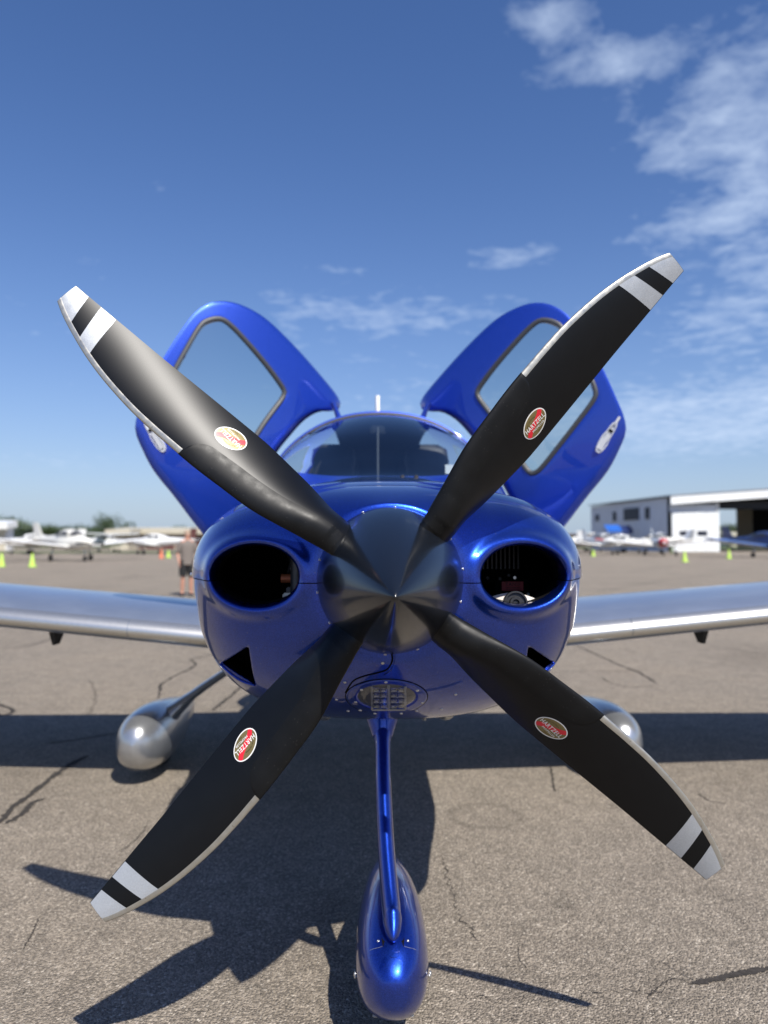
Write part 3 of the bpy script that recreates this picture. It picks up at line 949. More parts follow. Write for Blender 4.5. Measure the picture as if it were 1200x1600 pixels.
# oval maker's decal
def decal():
    uc, vc = 330 / PXM, -1.5 / PXM
    th = R(12); tt = R(-1)
    A, B = .0375, .0228
    def mp(a, b, off, rot=th):
        return front(uc + a * math.cos(rot) - b * math.sin(rot), vc + a * math.sin(rot) + b * math.cos(rot), off)
    V = []; Fc = []; MI = []
    def disc(a, b, off, mi, n=44, k=5):
        base = len(V)
        for i in range(k):
            t = 1 - i / k
            for j in range(n): V.append(mp(a * t * math.cos(2 * PI * j / n), b * t * math.sin(2 * PI * j / n), off))
        V.append(mp(0, 0, off))
        f = grid_faces(k, n, True, base=base) + [(base + (k - 1) * n + j, base + (k - 1) * n + (j + 1) % n, len(V) - 1) for j in range(n)]
        Fc.extend(f); MI.extend([mi] * len(f))
    disc(A, B, .0006, 0)
    disc(A * .935, B * .90, .0009, 1)
    # red sash, from the root end low side sweeping to the tip high side
    base = len(V); n = 30
    a2, b2 = A * .93, B * .895
    for j in range(n + 1):
        x = -a2 * .985 + 2 * a2 * .985 * j / n
        s = x / a2
        lim = b2 * math.sqrt(max(0, 1 - s * s))
        c0 = B * (.02 + .42 * s ** 3 + .06 * s); hw = B * (.24 + .04 * abs(s))
        lo = max(-lim, min(lim, c0 - hw)); hi = max(-lim, min(lim, c0 + hw))
        V.append(mp(x, lo, .0011)); V.append(mp(x, (lo + hi) / 2, .0011)); V.append(mp(x, hi, .0011))
    f = grid_faces(n + 1, 3, base=base); Fc.extend(f); MI.extend([2] * len(f))
    def word(s, wd, a0, b0, mi, rot, sy=1.0, arc=0):
        tv, tf = text_mesh(s); base = len(V)
        for v in tv:
            V.append(mp(a0 + v[0] * wd, b0 + v[1] * wd * sy + arc * (v[0] * 2) ** 2, .0014, rot))
        Fc.extend([tuple(base + i for i in f) for f in tf]); MI.extend([mi] * len(tf))
    word('HARTZELL', .0600, 0, .0004, 0, tt, 1.15)
    word('PROPELLER', .0370, .003, -.0100, 0, tt, .85)
    word('BUILT ON HONOR', .030, -.004, .0135, 3, R(10), 1.0, -.0035)
    word('SINCE 1917', .018, .004, -.0172, 3, R(6), .8, .001)
    return mk('maker_decal', V, Fc, [DWHT, DGOLD, DRED, DDRK], blade, smooth=False, midx=MI)
decal()
BASE_A = 48.2
for k in range(4):
    b = blade if k == 0 else copy_tree(blade, ROOT)
    b.matrix_local = AX @ Matrix.Rotation(R(BASE_A + 90 * k), 4, 'Z')
# blade root cuffs where the shanks leave the spinner
for k in range(4):
    Mk = AX @ Matrix.Rotation(R(BASE_A + 90 * k), 4, 'Z')
    Mk = Mk @ Matrix(((0, 0, 1, .112), (1, 0, 0, 0), (0, 1, 0, .004), (0, 0, 0, 1)))
    lathe('blade_cuff', [(.030, -.03), (.037, 0), (.037, .012), (.030, .016), (.02, .016)], BOOT, ROOT, 28, Mk)

# ----------------------------- fuselage and cabin
def sup(a, bt, bb, zc, y, n=2.4, k=48):
    o = []
    for i in range(k):
        t = 2 * PI * i / k; c, s = math.cos(t), math.sin(t)
        o.append((a * math.copysign(abs(c) ** (2 / n), c), y, zc + (bt if s > 0 else bb) * math.copysign(abs(s) ** (2 / n), s)))
    return o
FS = [(1.238, .575, .33, .44, 1.157), (1.5, .60, .25, .46, 1.16), (2.0, .62, .22, .47, 1.17), (2.6, .62, .22, .47, 1.18), (3.2, .59, .22, .45, 1.19), (3.8, .50, .24, .40, 1.22), (4.6, .36, .26, .30, 1.26), (5.6, .22, .22, .19, 1.32), (6.6, .12, .16, .11, 1.36), (7.2, .05, .10, .06, 1.40)]
loft('fuselage', [sup(a, bt, bb, zc, y) for y, a, bt, bb, zc in FS], BLUED, ROOT)
# canopy shell: sill z 1.40
TOPZ = [(1.16, 1.488), (1.32, 1.522), (1.48, 1.615), (1.7, 1.755), (1.95, 1.86), (2.2, 1.925), (2.5, 1.955), (2.9, 1.955), (3.3, 1.91), (3.8, 1.78), (4.4, 1.62), (4.9, 1.52)]
WID = [(1.16, .43), (1.3, .50), (1.5, .55), (1.9, .585), (2.6, .59), (3.2, .565), (3.8, .48), (4.4, .37), (4.9, .28)]
SILL = 1.375
tz_ = spline([(a, b, 0) for a, b in TOPZ], 120); wz_ = spline([(a, b, 0) for a, b in WID], 120)
ftz = lambda y: interp(y, [p.x for p in tz_], [p.y for p in tz_])
fwz = lambda y: interp(y, [p.x for p in wz_], [p.y for p in wz_])
def can(y, ph, inset=0):
    """ph 0..pi from right sill over the roof to the left sill"""
    a = fwz(y) - inset; h = ftz(y) - SILL - inset; n = 2.15
    c, s = math.cos(ph), math.sin(ph)
    return Vector((a * math.copysign(abs(c) ** (2 / n), c), y, SILL + h * abs(s) ** (2 / n)))
def canopy(name, cond, m, parent=ROOT, inset=0, thick=.012, ny=75, nph=64, y0=1.16, y1=4.9, skew=lambda y, ph: y):
    idx = {}; vs = []; fs = []
    def vid(i, j):
        if (i, j) not in idx:
            y = y0 + (y1 - y0) * i / ny; ph = PI * j / nph
            idx[i, j] = len(vs); vs.append(can(y, ph, inset))
        return idx[i, j]
    for i in range(ny):
        for j in range(nph):
            y = y0 + (y1 - y0) * (i + .5) / ny; ph = PI * (j + .5) / nph
            if cond(y, ph, can(y, ph)): fs.append((vid(i, j), vid(i + 1, j), vid(i + 1, j + 1), vid(i, j + 1)))
    o = mk(name, vs, fs, m, parent)
    if thick:
        md = o.modifiers.new('solid', 'SOLIDIFY'); md.thickness = thick; md.offset = 1 if not inset else 0
    return o
WS_END = 2.10
def ws_cond(y, ph, p):
    e = abs(math.cos(ph))
    return y < WS_END - .10 * e ** 3 and p.z > 1.43 and y > 1.31 + .30 * abs(p.x / .5) ** 2.4
def door_cond(y, ph, p):
    e = min(ph, PI - ph)
    return 2.17 - .10 * abs(math.cos(ph)) ** 3 < y < 3.15 and e < R(64)
def rearwin(y, ph, p):
    e = min(ph, PI - ph)
    return 3.28 < y < 3.95 and R(14) < e < R(50)
def yb_(ph):
    for i in range(700):
        y = 1.16 + i * .002; p = can(y, ph)
        if ws_cond(y, ph, p): return y
    return None
def ye_(ph): return WS_END - .10 * abs(math.cos(ph)) ** 3
def strip_surf(name, phs, ya, yb2, m, n=24, thick=0, inset=0):
    vs = [can(ya(ph) + (yb2(ph) - ya(ph)) * i / n, ph, inset) for ph in phs for i in range(n + 1)]
    o = mk(name, vs, grid_faces(len(phs), n + 1), m, ROOT)
    if thick:
        md = o.modifiers.new('solid', 'SOLIDIFY'); md.thickness = thick; md.offset = 1
    return o
_ph = [PI * k / 220 for k in range(221)]
_ok = [ph for ph in _ph if yb_(ph) is not None and yb_(ph) < ye_(ph) - .01]
_yb = {ph: yb_(ph) for ph in _ok}
strip_surf('windshield', _ok, lambda ph: _yb[ph], ye_, WSG, 50)
strip_surf('cowl_deck', _ph, lambda ph: 1.14, lambda ph: _yb.get(ph, 1.72) - .001, BLUED, 20, inset=-.0005)
strip_surf('windshield_bow', _ph, lambda ph: 1.70 if ph not in _yb else ye_(ph), lambda ph: ye_(ph) + .075, BLUED, 8, thick=.015)
canopy('cabin_roof', lambda y, ph, p: y > ye_(ph) + .07 and not door_cond(y, ph, p) and not rearwin(y, ph, p), BLUED, ny=150, inset=.001)
for s in (0, 1):
    canopy('rear_window', lambda y, ph, p: rearwin(y, ph, p) and ((ph > PI / 2) == bool(s)), GLASS, thick=0, inset=.004)
# windshield edge seal along roof bow and base
tube('windshield_seal', [can(WS_END - .10 * abs(math.cos(ph)) ** 3, ph) + Vector((0, 0, .002)) for ph in [PI * (k + 1.5) / 43 for k in range(41)]], .007, GASKET, ROOT, 8)
def base_line(z):
    P = []
    for k in range(41):
        # y where the shell passes z at angle
        sx = -1 + 2 * k / 40
        best = None
        for i in range(200):
            y = 1.16 + i * .005; a = fwz(y); h = ftz(y) - SILL
            x = sx * .56
            if abs(x) >= a: continue
            zz_ = SILL + h * (1 - (abs(x) / a) ** 2.15) ** (1 / 2.15)
            if zz_ >= z: best = (x, y, z); break
        if best: P.append(best)
    return P
BL = base_line(1.435)
# inner rollbar and door frames, dark
canopy('cabin_headliner', lambda y, ph, p: (2.2 < y < 3.2 and R(66) < ph < R(114)) or 3.12 < y < 3.3, INTER, inset=.03, thick=.02)
# bulkhead closing the rear of the cabin
ring = [can(3.26, PI * k / 30, .02) for k in range(31)]
rp = [can(3.26, PI * k / 30, .12) for k in range(31)]
mk('rear_bulkhead', ring + [Vector((0, 3.26, SILL))], [(k, k + 1, 31) for k in range(30)], INTER, ROOT)
box('rear_bulkhead', (0, 3.27, 1.15), (1.05, .02, .48), INTER, ROOT)
# glareshield and instrument panel
gp = []
for k in range(25):
    x = -.50 + k * 1.0 / 24
    gp.append((x, 1.30 + .30 * abs(x / .5) ** 2.2, 1.455 + .045 * (1 - abs(x / .5) ** 3)))
gq = [(a, 2.02, c + .06 * (1 - (abs(a) / .5) ** 4)) for a, b, c in gp]
gm = [(a, (b + 2.02) / 2, (c + q_[2]) / 2 + .01) for (a, b, c), q_ in zip(gp, gq)]
gr = [(a, 2.03, c - .25) for a, b, c in gq]
vs = gp + gm + gq + gr
mk('glareshield', vs, grid_faces(4, 25), INTER, ROOT)
box('cabin_floor', (0, 2.3, .84), (1.1, 2.0, .04), INTER, ROOT)
def seat(x, y, m):
    p = mk('seat', *[[v for v in box_v((x, y, 1.08), (.44, .46, .16))[0]], box_v((0, 0, 0), (1, 1, 1))[1]], m, ROOT, smooth=False)
    md = p.modifiers.new('b', 'BEVEL'); md.width = .05; md.segments = 4
    rg = []
    for t, wv, dp in ((0, .18, .06), (.15, .20, .07), (.5, .195, .065), (.72, .165, .055), (.82, .12, .045), (.88, .12, .045), (.92, .12, .05), (1.0, .13, .05), (1.12, .12, .045), (1.17, .07, .02)):
        z = 1.12 + t * .60; yy = y + .20 + t * .14
        rg.append([(x + wv * math.copysign(abs(math.cos(a)) ** .6, math.cos(a)), yy + dp * math.copysign(abs(math.sin(a)) ** .7, math.sin(a)), z) for a in [2 * PI * i / 20 for i in range(20)]])
    loft('seat_back', rg, m, ROOT)
for x in (-.27, .27):
    seat(x, 2.30, SEATM)
    seat(x * .95, 2.88, SEATM)
tube('compass_post', [(-.018, 1.86, 1.80), (-.018, 1.83, 1.68), (-.018, 1.75, 1.50)], [(.006, .006), (.005, .005), (.005, .005)], SEATL, ROOT, 8)
box('compass', (-.018, 1.90, 1.79), (.07, .05, .045), INTER, ROOT, bev=.008)
for sx in (-1, 1):
    tube('sun_visor', [(sx * .12, 2.06, 1.865), (sx * .24, 2.04, 1.835), (sx * .36, 2.02, 1.79)], [(.03, .006)] * 3, INTER, ROOT, 10)
# paper lying on the glareshield
pc = W(707, 733, 3.36)
pcd = tag(mk('paper_card', [(pc.x + dx, pc.y + dy, pc.z + dz) for e in (0, -.002) for dx, dy, dz in ((-.035, -.03, -.022 + e), (.035, -.03, -.024 + e), (.042, .05, .024 + e), (-.028, .05, .026 + e))],
             [(0, 1, 2, 3), (7, 6, 5, 4), (0, 4, 5, 1), (1, 5, 6, 2), (2, 6, 7, 3), (3, 7, 4, 0)], PAPER, smooth=False), 'white paper card lying on the glareshield behind the windshield', 'paper')
# two nozzles ahead of the windshield
for px_ in (630, 652):
    p = W(px_, 746, 2.86)
    lathe('fluid_nozzle', [(.010, -.02), (.010, .002), (.0085, .008), (.004, .0115), (0, .012)], RUBBER, ROOT, 16, Matrix.Translation((p.x, 1.24, 1.505)))
# antenna on the roof
ap = W(590, 640, 4.35)
ant = lathe('antenna', [(.055, -.01), (.055, .012), (.03, .020), (.0, .021)], WHITE, ROOT, 20, Matrix.Translation((ap.x, 2.62, 1.955)) )
rg = []
for t in (0, .3, .7, 1.0):
    c = .03 * (1 - .5 * t)
    rg.append([(ap.x + .014 * math.sin(a), 2.62 + .02 * t + c * math.cos(a), 1.97 + .135 * t) for a in [2 * PI * i / 12 for i in range(12)]])
loft('antenna_blade', rg, WHITE, ant)

# ----------------------------- gull-wing doors
DOOR = [(664, 624), (665, 606), (703, 562), (745, 519), (782, 487), (817, 470), (846, 466), (871, 473), (893, 491), (918, 527), (944, 570), (969, 624), (982, 655), (984, 676), (974, 702), (957, 735), (925, 776), (890, 824), (868, 848),
        (838, 842), (815, 800), (790, 752), (766, 708), (741, 674), (719, 648), (697, 633), (678, 630)]
WIN = [(751, 603), (775, 570), (805, 535), (830, 509), (847, 498), (866, 500), (880, 510), (900, 545), (920, 582), (931, 605), (930, 622), (905, 657), (875, 696), (850, 728), (838, 738), (827, 735), (808, 706), (780, 660), (754, 622), (750, 612)]
def door(mirror):
    """outline read on the right-hand door, mirrored for the other side about the aircraft's own centre plane"""
    def D(px): return 3.86 - .42 * (px - 664) / 320.0
    def pt(q):
        p = W(q[0], q[1], D(q[0]))
        return Vector((-p.x if mirror else p.x, p.y, p.z))
    NB = 96
    O = resample([pt((p.x, p.y)) for p in spline([(a, b, 0) for a, b in DOOR], 270, True)], NB)
    I = resample([pt((p.x, p.y)) for p in spline([(a, b, 0) for a, b in WIN], 200, True)], NB)
    c = sum(I, Vector()) / NB
    # start both loops at the point nearest the hinge
    h = pt((664, 615))
    def rot(P, ref):
        k = min(range(NB), key=lambda i: (P[i] - ref).length); return P[k:] + P[:k]
    O = rot(O, h); I = rot(I, pt((751, 607)))
    def ang(v):
        v = v - c; return math.atan2(v.z, v.x)
    # match by angle round the window centre
    def by_angle(P, n):
        A = [ang(p) for p in P]; A = np.unwrap(A)
        if A[-1] < A[0]: P = P[::-1]; A = A[::-1]
        A = np.append(A, A[0] + 2 * PI); P = P + [P[0]]
        o = []
        for k in range(n):
            t = -PI + 2 * PI * k / n
            while t < A[0]: t += 2 * PI
            while t > A[0] + 2 * PI: t -= 2 * PI
            i = max(0, min(len(P) - 2, int(np.searchsorted(A, t)) - 1)); f = (t - A[i]) / max(1e-6, A[i + 1] - A[i])
            o.append(P[i].lerp(P[i + 1], max(0, min(1, f))))
        return o
    O2 = O; I2 = []
    AI = np.unwrap([ang(p) for p in I])
    # for each outer point, the window point at a blended arc position
    AO = np.unwrap([ang(p) for p in O])
    if (AI[-1] - AI[0]) * (AO[-1] - AO[0]) < 0: I = [I[0]] + I[:0:-1]
    lenO = NB
    for k in range(NB): I2.append(I[k])
    nrm = Vector((0, -1, 0))
    pl = (O[0] - c); 
    inward = (h - c).normalized()
    def bulge(p):
        s = (p - c).dot(inward)            # positive toward the hinge
        perp = (p - c) - inward * s
        return -.50 * max(0, s + .05) ** 1.8 - .08 * max(0, -s) ** 2 - .16 * perp.length ** 2
    rows = []
    T = [0, .012, .04, .1, .2, .35, .5, .65, .8, .9, .96, 1.0]
    for t in T:
        row = []
        for a, b in zip(O2, I2):
            p = a.lerp(b, t)
            edge = -.045 * math.exp(-((t) / .035) ** 1.0) - .010 * math.exp(-((1 - t) / .03))
            row.append(p + nrm * (bulge(p) + edge))
        rows.append(row)
    vs = [p for r_ in rows for p in r_]
    n = NB
    fs = grid_faces(len(T), n, True)
    # inner skin, 6 cm behind
    base = len(vs)
    T2 = [0, .3, .6, 1.0]
    for t in T2:
        for a, b in zip(O2, I2):
            p = a.lerp(b, t); k = .045 + (.035 if 0 < t < 1 else .0)
            vs.append(p + nrm * (bulge(p) - k - .012))
    fi = grid_faces(len(T2), n, True, base=base)
    br = [(j, (j + 1) % n, base + (j + 1) % n, base + j) for j in range(n)]
    o2 = (len(T) - 1) * n; i2 = base + (len(T2) - 1) * n
    br2 = [(o2 + j, o2 + (j + 1) % n, i2 + (j + 1) % n, i2 + j) for j in range(n)]
    allf = fs + fi + br + br2
    dr = mk('cabin_door', vs, allf, [BLUED, INTER], ROOT, midx=[0] * len(fs) + [1] * len(fi) + [1] * len(br) + [0] * len(br2), angle=50)
    # seal ring
    sr = [p + nrm * (bulge(p) - .002) for p in I2]
    M = []
    for i, p in enumerate(sr):
        a = sr[i - 1]; b = sr[(i + 1) % n]; t = (b - a).normalized(); s = t.cross(nrm).normalized()
        M.append([p + s * (.013 * math.cos(k / 8 * 2 * PI)) + nrm * (.006 * math.sin(k / 8 * 2 * PI)) for k in range(8)])
    mk('window_seal', [p for r_ in M for p in r_], grid_faces(n, 8, True, True), GASKET, dr)
    # pane
    gv = []; K = 6
    for k in range(K + 1):
        t = k / K
        for p in I2:
            q_ = p.lerp(c, t); gv.append(q_ + nrm * (bulge(q_) - .010))
    mk('door_window', gv, grid_faces(K + 1, n, True), GLASS, dr)
    # handle: recessed plate with lever
    a = pt((936, 704)); b = pt((962, 662))
    ax_ = (b - a).normalized(); pr = ax_.cross(nrm).normalized()
    def hp(s, t, d): 
        p = a + ax_ * s * (b - a).length + pr * t
        return p + nrm * (bulge(p) + d)
    outl = []
    for k in range(28):
        t = 2 * PI * k / 28; s = math.cos(t); q_ = math.sin(t)
        wd = .024 if s < 0 else .018
        outl.append((.5 + .56 * math.copysign(abs(s) ** .7, s), wd * math.copysign(abs(q_) ** .7, q_)))
    vs = [hp(s, t, .002) for s, t in outl] + [hp(s, t * .92, .010) for s, t in outl] + [hp(.5 + (s - .5) * .86, t * .72, .010) for s, t in outl] + [hp(.5 + (s - .5) * .82, t * .62, .004) for s, t in outl]
    hd = mk('door_handle', vs, grid_faces(4, 28, True) + [tuple(range(84, 112))], HANDLE, dr, angle=30)
    def slab(s0, s1, w0, d0, d1, m, nm):
        v = [hp(s0, -w0, d0), hp(s1, -w0, d0), hp(s1, w0, d0), hp(s0, w0, d0), hp(s0, -w0, d1), hp(s1, -w0, d1), hp(s1, w0, d1), hp(s0, w0, d1)]
        mk(nm, v, [(0, 1, 2, 3), (4, 5, 6, 7), (0, 1, 5, 4), (1, 2, 6, 5), (2, 3, 7, 6), (3, 0, 4, 7)], m, dr, smooth=False)
    slab(.05, .62, .010, .002, .013, HANDLE, 'handle_lever')
    slab(.70, .78, .009, .002, .0125, BLACK, 'latch_slot')
    slab(1.02, 1.26, .006, .002, .011, HANDLE, 'lock_tab')
    # hinge arm back to the roof
    e = pt((671, 630)) + Vector((0, .04, 0)); sgn = -1 if mirror else 1
    r0 = can(2.22, R(70) if sgn > 0 else R(110))
    tube('hinge_arm', [e + Vector((0, 0, .01)), (e + r0) / 2 + Vector((0, 0, .008)), r0], [(.014, .014), (.013, .013), (.016, .016)], BLUED, ROOT, 10)
    r1 = can(2.36, R(60) if sgn > 0 else R(120), .02)
    box('hinge_bracket', tuple(r0 + Vector((-sgn * .01, .03, -.02))), (.05, .10, .03), BLUED, ROOT, bev=.006)
    st = pt((770, 730)) + Vector((0, .05, 0))
    tube('gas_strut', [st, can(2.6, R(20) if sgn > 0 else R(160), .03)], .008, DARKMET, ROOT, 8)
door(False)
door(True)

# ----------------------------- wings and tail
def foil_ring(x, y0, chord_, z, t=.15, inc=2.0, n=22, camber=.02):
    o = []
    ci, si = math.cos(R(inc)), math.sin(R(inc))
    for side in (1, -1):
        rng = range(n + 1) if side > 0 else range(n - 1, 0, -1)
        for i in rng:
            c = (1 - math.cos(PI * i / n)) / 2
            th = 5 * t * (.2969 * math.sqrt(c) - .126 * c - .3516 * c ** 2 + .2843 * c ** 3 - .1036 * c ** 4)
            zc = camber * 4 * c * (1 - c)
            a = c * chord_; b = (zc + side * th) * chord_
            o.append(Vector((x, y0 + a * ci + b * si, z + b * ci - a * si)))
    return o
def wing_at(x):
    t = (abs(x) - .45) / 5.4
    return 1.93 + .10 * t, 1.36 - .52 * t, .752 + .096 * (abs(x) - .45), .150 - .02 * t
for sgn in (-1, 1):
    rg = []
    for x in (.45, .6, .9, 1.3, 1.8, 2.4, 3.2, 4.2, 5.2, 5.6, 5.78, 5.85):
        y0, ch, z, t = wing_at(x)
        if x > 5.5: k = (x - 5.5) / .36; y0 += .25 * k * k; ch *= 1 - .45 * k * k; t *= 1 - .5 * k * k
        rg.append(foil_ring(sgn * x, y0, ch, z, t, inc=-1))
    wg = loft('wing', rg, WINGM, ROOT)
    # porous metal anti-ice panels along the leading edge, in two runs
    for (xa, xb) in ((.62, 1.22), (1.223, 2.75), (2.753, 5.4)):
        vs = []; K = 10; n_ = 14; off = .0015 if xa < 1 else .003
        for i in range(n_ + 1):
            x = xa + (xb - xa) * i / n_
            y0, ch, z, t = wing_at(x)
            full = foil_ring(sgn * x, y0, ch, z, t, n=40, inc=-1)
            front_pts = [full[k] for k in range(5, 0, -1)] + [full[0]] + [full[-k] for k in range(1, 4)]
            cen = Vector((sgn * x, y0 + .05, z))
            for k, p in enumerate(front_pts):
                d = (p - cen); d.x = 0; d.normalize()
                vs.append(p + d * (off if 0 < k < len(front_pts) - 1 else .0003))
        mk('leading_edge_panel', vs, grid_faces(n_ + 1, 9), TITAN, wg)
    # vent scoop below the wing
    sx = 1.68
    y0, ch, z, t = wing_at(sx)
    zb = z - .082
    px = sgn * sx
    vs = [(px - .017, y0 + .22, zb + .02), (px + .017, y0 + .22, zb + .02), (px + .022, y0 + .36, zb + .02), (px - .022, y0 + .36, zb + .02),
          (px - .007, y0 + .25, zb - .062), (px + .007, y0 + .25, zb - .062), (px + .007, y0 + .31, zb - .062), (px - .007, y0 + .31, zb - .062)]
    mk('underwing_vent', vs, box_v((0, 0, 0), (1, 1, 1))[1] and [(0, 1, 2, 3), (4, 5, 6, 7), (0, 1, 5, 4), (1, 2, 6, 5), (2, 3, 7, 6), (3, 0, 4, 7)], RUBBER, wg, smooth=False)
    # flap and aileron
    for (xa, xb, nm) in ((.66, 2.9, 'flap'), (2.94, 5.3, 'aileron')):
        rg = []
        for x in (xa, (xa + xb) / 2, xb):
            y0, ch, z, t = wing_at(x)
            rg.append([Vector((sgn * x, y0 + ch * (.80 + .215 * c), z + .012 + (.010 + .024 * (1 - c)) * s)) for c, s in ((0, 1), (.5, .9), (1, .1), (1, -.1), (.5, -.3), (0, -.4))])
        loft(nm, rg, WINGM, wg)
    # tailplane
    rg = [foil_ring(sgn * x, 6.35 + .10 * x, .85 - .22 * x, 1.40, .10, 0) for x in (.04, .8, 1.6, 1.9)]
    loft('tailplane', rg, WINGM, ROOT)
rg = []
for k in range(9):
    t = k / 8; z = 1.40 + 1.13 * t; y0 = 6.05 + .75 * t ** .9; ch = 1.15 - .62 * t; r = foil_ring(0, y0, ch, 0, .10, 0)
    rg.append([Vector((p.z, p.y, z)) for p in r])
loft('tail_fin', rg, BLUED, ROOT)

# ----------------------------- landing gear
def pod(name, x, prof, m, wmax, nexp=2.3):
    """prof: (y, ztop, zbot, width fraction)"""
    S = spline([(a, b, c) for a, b, c, d in prof], 60); Wf = spline([(a, d, 0) for a, b, c, d in prof], 60)
    rg = []
    for p, q_ in zip(S, Wf):
        y, zt, zb = p; hw = wmax * max(.01, q_.y)
        zc = zb + (zt - zb) * .45
        rg.append([(x + hw * math.copysign(abs(math.cos(a)) ** (2 / nexp), math.cos(a)), y,
                    zc + ((zt - zc) if math.sin(a) > 0 else (zc - zb)) * math.copysign(abs(math.sin(a)) ** (2 / nexp), math.sin(a))) for a in [2 * PI * i / 40 for i in range(40)]])
    return loft(name, rg, m, ROOT, angle=70)
NP = [(.085, .215, .195, .05), (.092, .240, .165, .32), (.115, .265, .135, .56), (.155, .290, .105, .80), (.22, .312, .075, .95), (.30, .325, .055, 1.0), (.42, .325, .055, .98), (.56, .305, .07, .86), (.72, .265, .10, .62), (.88, .215, .135, .32), (.96, .18, .155, .04)]
npod = pod('nose_wheel_fairing', .009, NP, BLUE, .094)
def wheel(name, c, r, wd, parent):
    M = align(Vector(c), Vector((1, 0, 0)), Vector((0, 0, 1)))
    t = lathe(name, [(r * .55, -wd / 2), (r * .8, -wd / 2), (r * .95, -wd * .4), (r, -wd * .18), (r, wd * .18), (r * .95, wd * .4), (r * .8, wd / 2), (r * .55, wd / 2)], RUBBER, parent, 32, M)
    lathe('wheel_rim', [(0, -wd * .42), (r * .3, -wd * .42), (r * .55, -wd * .45), (r * .56, wd * .45), (r * .3, wd * .42), (0, wd * .42)], SILVER, t, 24, M)
    return t
wheel('nose_wheel', (.009, .40, .138), .136, .11, ROOT)
# strut
SP = [Vector((-.012, .63, .73)), Vector((-.011, .56, .655)), Vector((-.010, .45, .545)), Vector((-.004, .33, .43)), Vector((.006, .225, .337)), Vector((.009, .180, .314)), Vector((.009, .138, .303))]
P = spline(SP, 40)
rr = [interp(i / (len(P) - 1), [0, .10, .17, .5, .78, .88, .95, 1], [.052, .034, .0225, .0225, .0240, .019, .010, .002]) for i in range(len(P))]
rr2 = [interp(i / (len(P) - 1), [0, .12, .2, .5, .8, .92, 1], [.05, .040, .034, .038, .046, .022, .003]) for i in range(len(P))]
tube('nose_gear_leg', P, list(zip(rr, rr2)), BLUE, ROOT, 28)
lathe('strut_collar', [(.030, -.05), (.036, -.03), (.046, -.005), (.050, .02), (.050, .05), (.03, .05)], BLUE, ROOT, 28, align(Vector((-.012, .60, .715)), Vector((0, .45, .75)).normalized()))
def low_edge(y, side, z=.088):
    zt = interp(y, [a[0] for a in NP], [a[1] for a in NP]); zb = interp(y, [a[0] for a in NP], [a[2] for a in NP]); wf = .094 * interp(y, [a[0] for a in NP], [a[3] for a in NP])
    zc = zb + (zt - zb) * .45; zz_ = max(z, zb + .012)
    return Vector((.009 + side * (wf * max(0, 1 - abs((zc - zz_) / (zc - zb)) ** 2.3) ** (1 / 2.3) + .0005), y, zz_))
_ys = [.62, .55, .47, .40, .33, .27, .22, .19, .17, .155]
tube('fairing_rim', spline([low_edge(y, -1) for y in _ys] + [low_edge(.148, -.35, .095) + Vector((0, -.002, 0)), low_edge(.148, .35, .095) + Vector((0, -.002, 0))] + [low_edge(y, 1) for y in _ys[::-1]], 120), .0030, LFR, npod, 8)
# fairing joint, slot and screws
def fair_pt(x, y):
    zt = interp(y, [a[0] for a in NP], [a[1] for a in NP]); zb = interp(y, [a[0] for a in NP], [a[2] for a in NP]); wf = .094 * interp(y, [a[0] for a in NP], [a[3] for a in NP])
    zc = zb + (zt - zb) * .45
    return Vector((x + .009, y, zc + (zt - zc) * max(0, 1 - abs(x / wf) ** 2.3) ** (1 / 2.3)))
for s in (-1, 1):
    tube('fairing_seam', [fair_pt(s * (.026 + .049 * k / 12), .150 + .035 * (k / 12) ** 2) + Vector((0, 0, .0004)) for k in range(13)], .0006, SILVER, npod, 5)
    p = fair_pt(s * .036, .168); screw(p, Vector((s * .35, -.35, .85)).normalized(), npod, .0035)
    for (yy, zz_, r_) in ((.19, .185, .0062), (.215, .165, .005)):
        screw(Vector((.009 + s * .093, yy + .02, zz_)), Vector((s, -.1, .2)).normalized(), npod, r_)
mk('strut_slot', [fair_pt(.0275 * math.cos(a), .168 + .046 * math.sin(a)) + Vector((0, 0, .0012)) for a in [2 * PI * i / 24 for i in range(24)]] + [fair_pt(0, .172) + Vector((0, 0, .0012))], [(i, (i + 1) % 24, 24) for i in range(24)], BLACK, npod)
# mains
for s in (-1, 1):
    MP = [(2.14, .23, .19, .04), (2.155, .275, .15, .34), (2.19, .32, .105, .60), (2.27, .352, .065, .86), (2.40, .365, .045, .98), (2.55, .362, .04, 1.0), (2.75, .34, .055, .93), (3.0, .30, .10, .70), (3.25, .25, .15, .38), (3.4, .25, .2, .05)]
    mp_ = pod('main_wheel_fairing', s * 1.255, MP, SILVER, .142, 2.2)
    wheel('main_wheel', (s * 1.255, 2.62, .17), .17, .13, ROOT)
    tube('fairing_seam', [(s * (1.30 - .03) , 2.135 + .0 * k, .30) for k in range(2)], .001, DARKMET, mp_, 5)
    P = spline([(s * .40, 2.70, .80), (s * .62, 2.68, .68), (s * .90, 2.64, .50), (s * 1.06, 2.60, .39), (s * 1.20, 2.55, .27)], 24)
    tube('main_gear_leg', P, [(interp(i / (len(P) - 1), [0, .5, .8, 1], [.07, .075, .09, .13]), interp(i / (len(P) - 1), [0, .5, .75, .9, 1], [.021, .022, .026, .045, .08])) for i in range(len(P))], SILVER, ROOT, 20, Vector((0, 1, 0)))
# exhaust pipes below the belly
for x in (.20, -.20):
    tube('exhaust_pipe', [(x, .72, .76), (x, .78, .70), (x * 1.02, .90, .672)], .027, STEEL, ROOT, 16)
tube('belly_drain', [(.13, .80, .72), (.13, .82, .665)], .007, STEEL, ROOT, 8)

BROWN = mat('maroon_hangar_door', (.10, .035, .03), .6, noise=(1, .25))
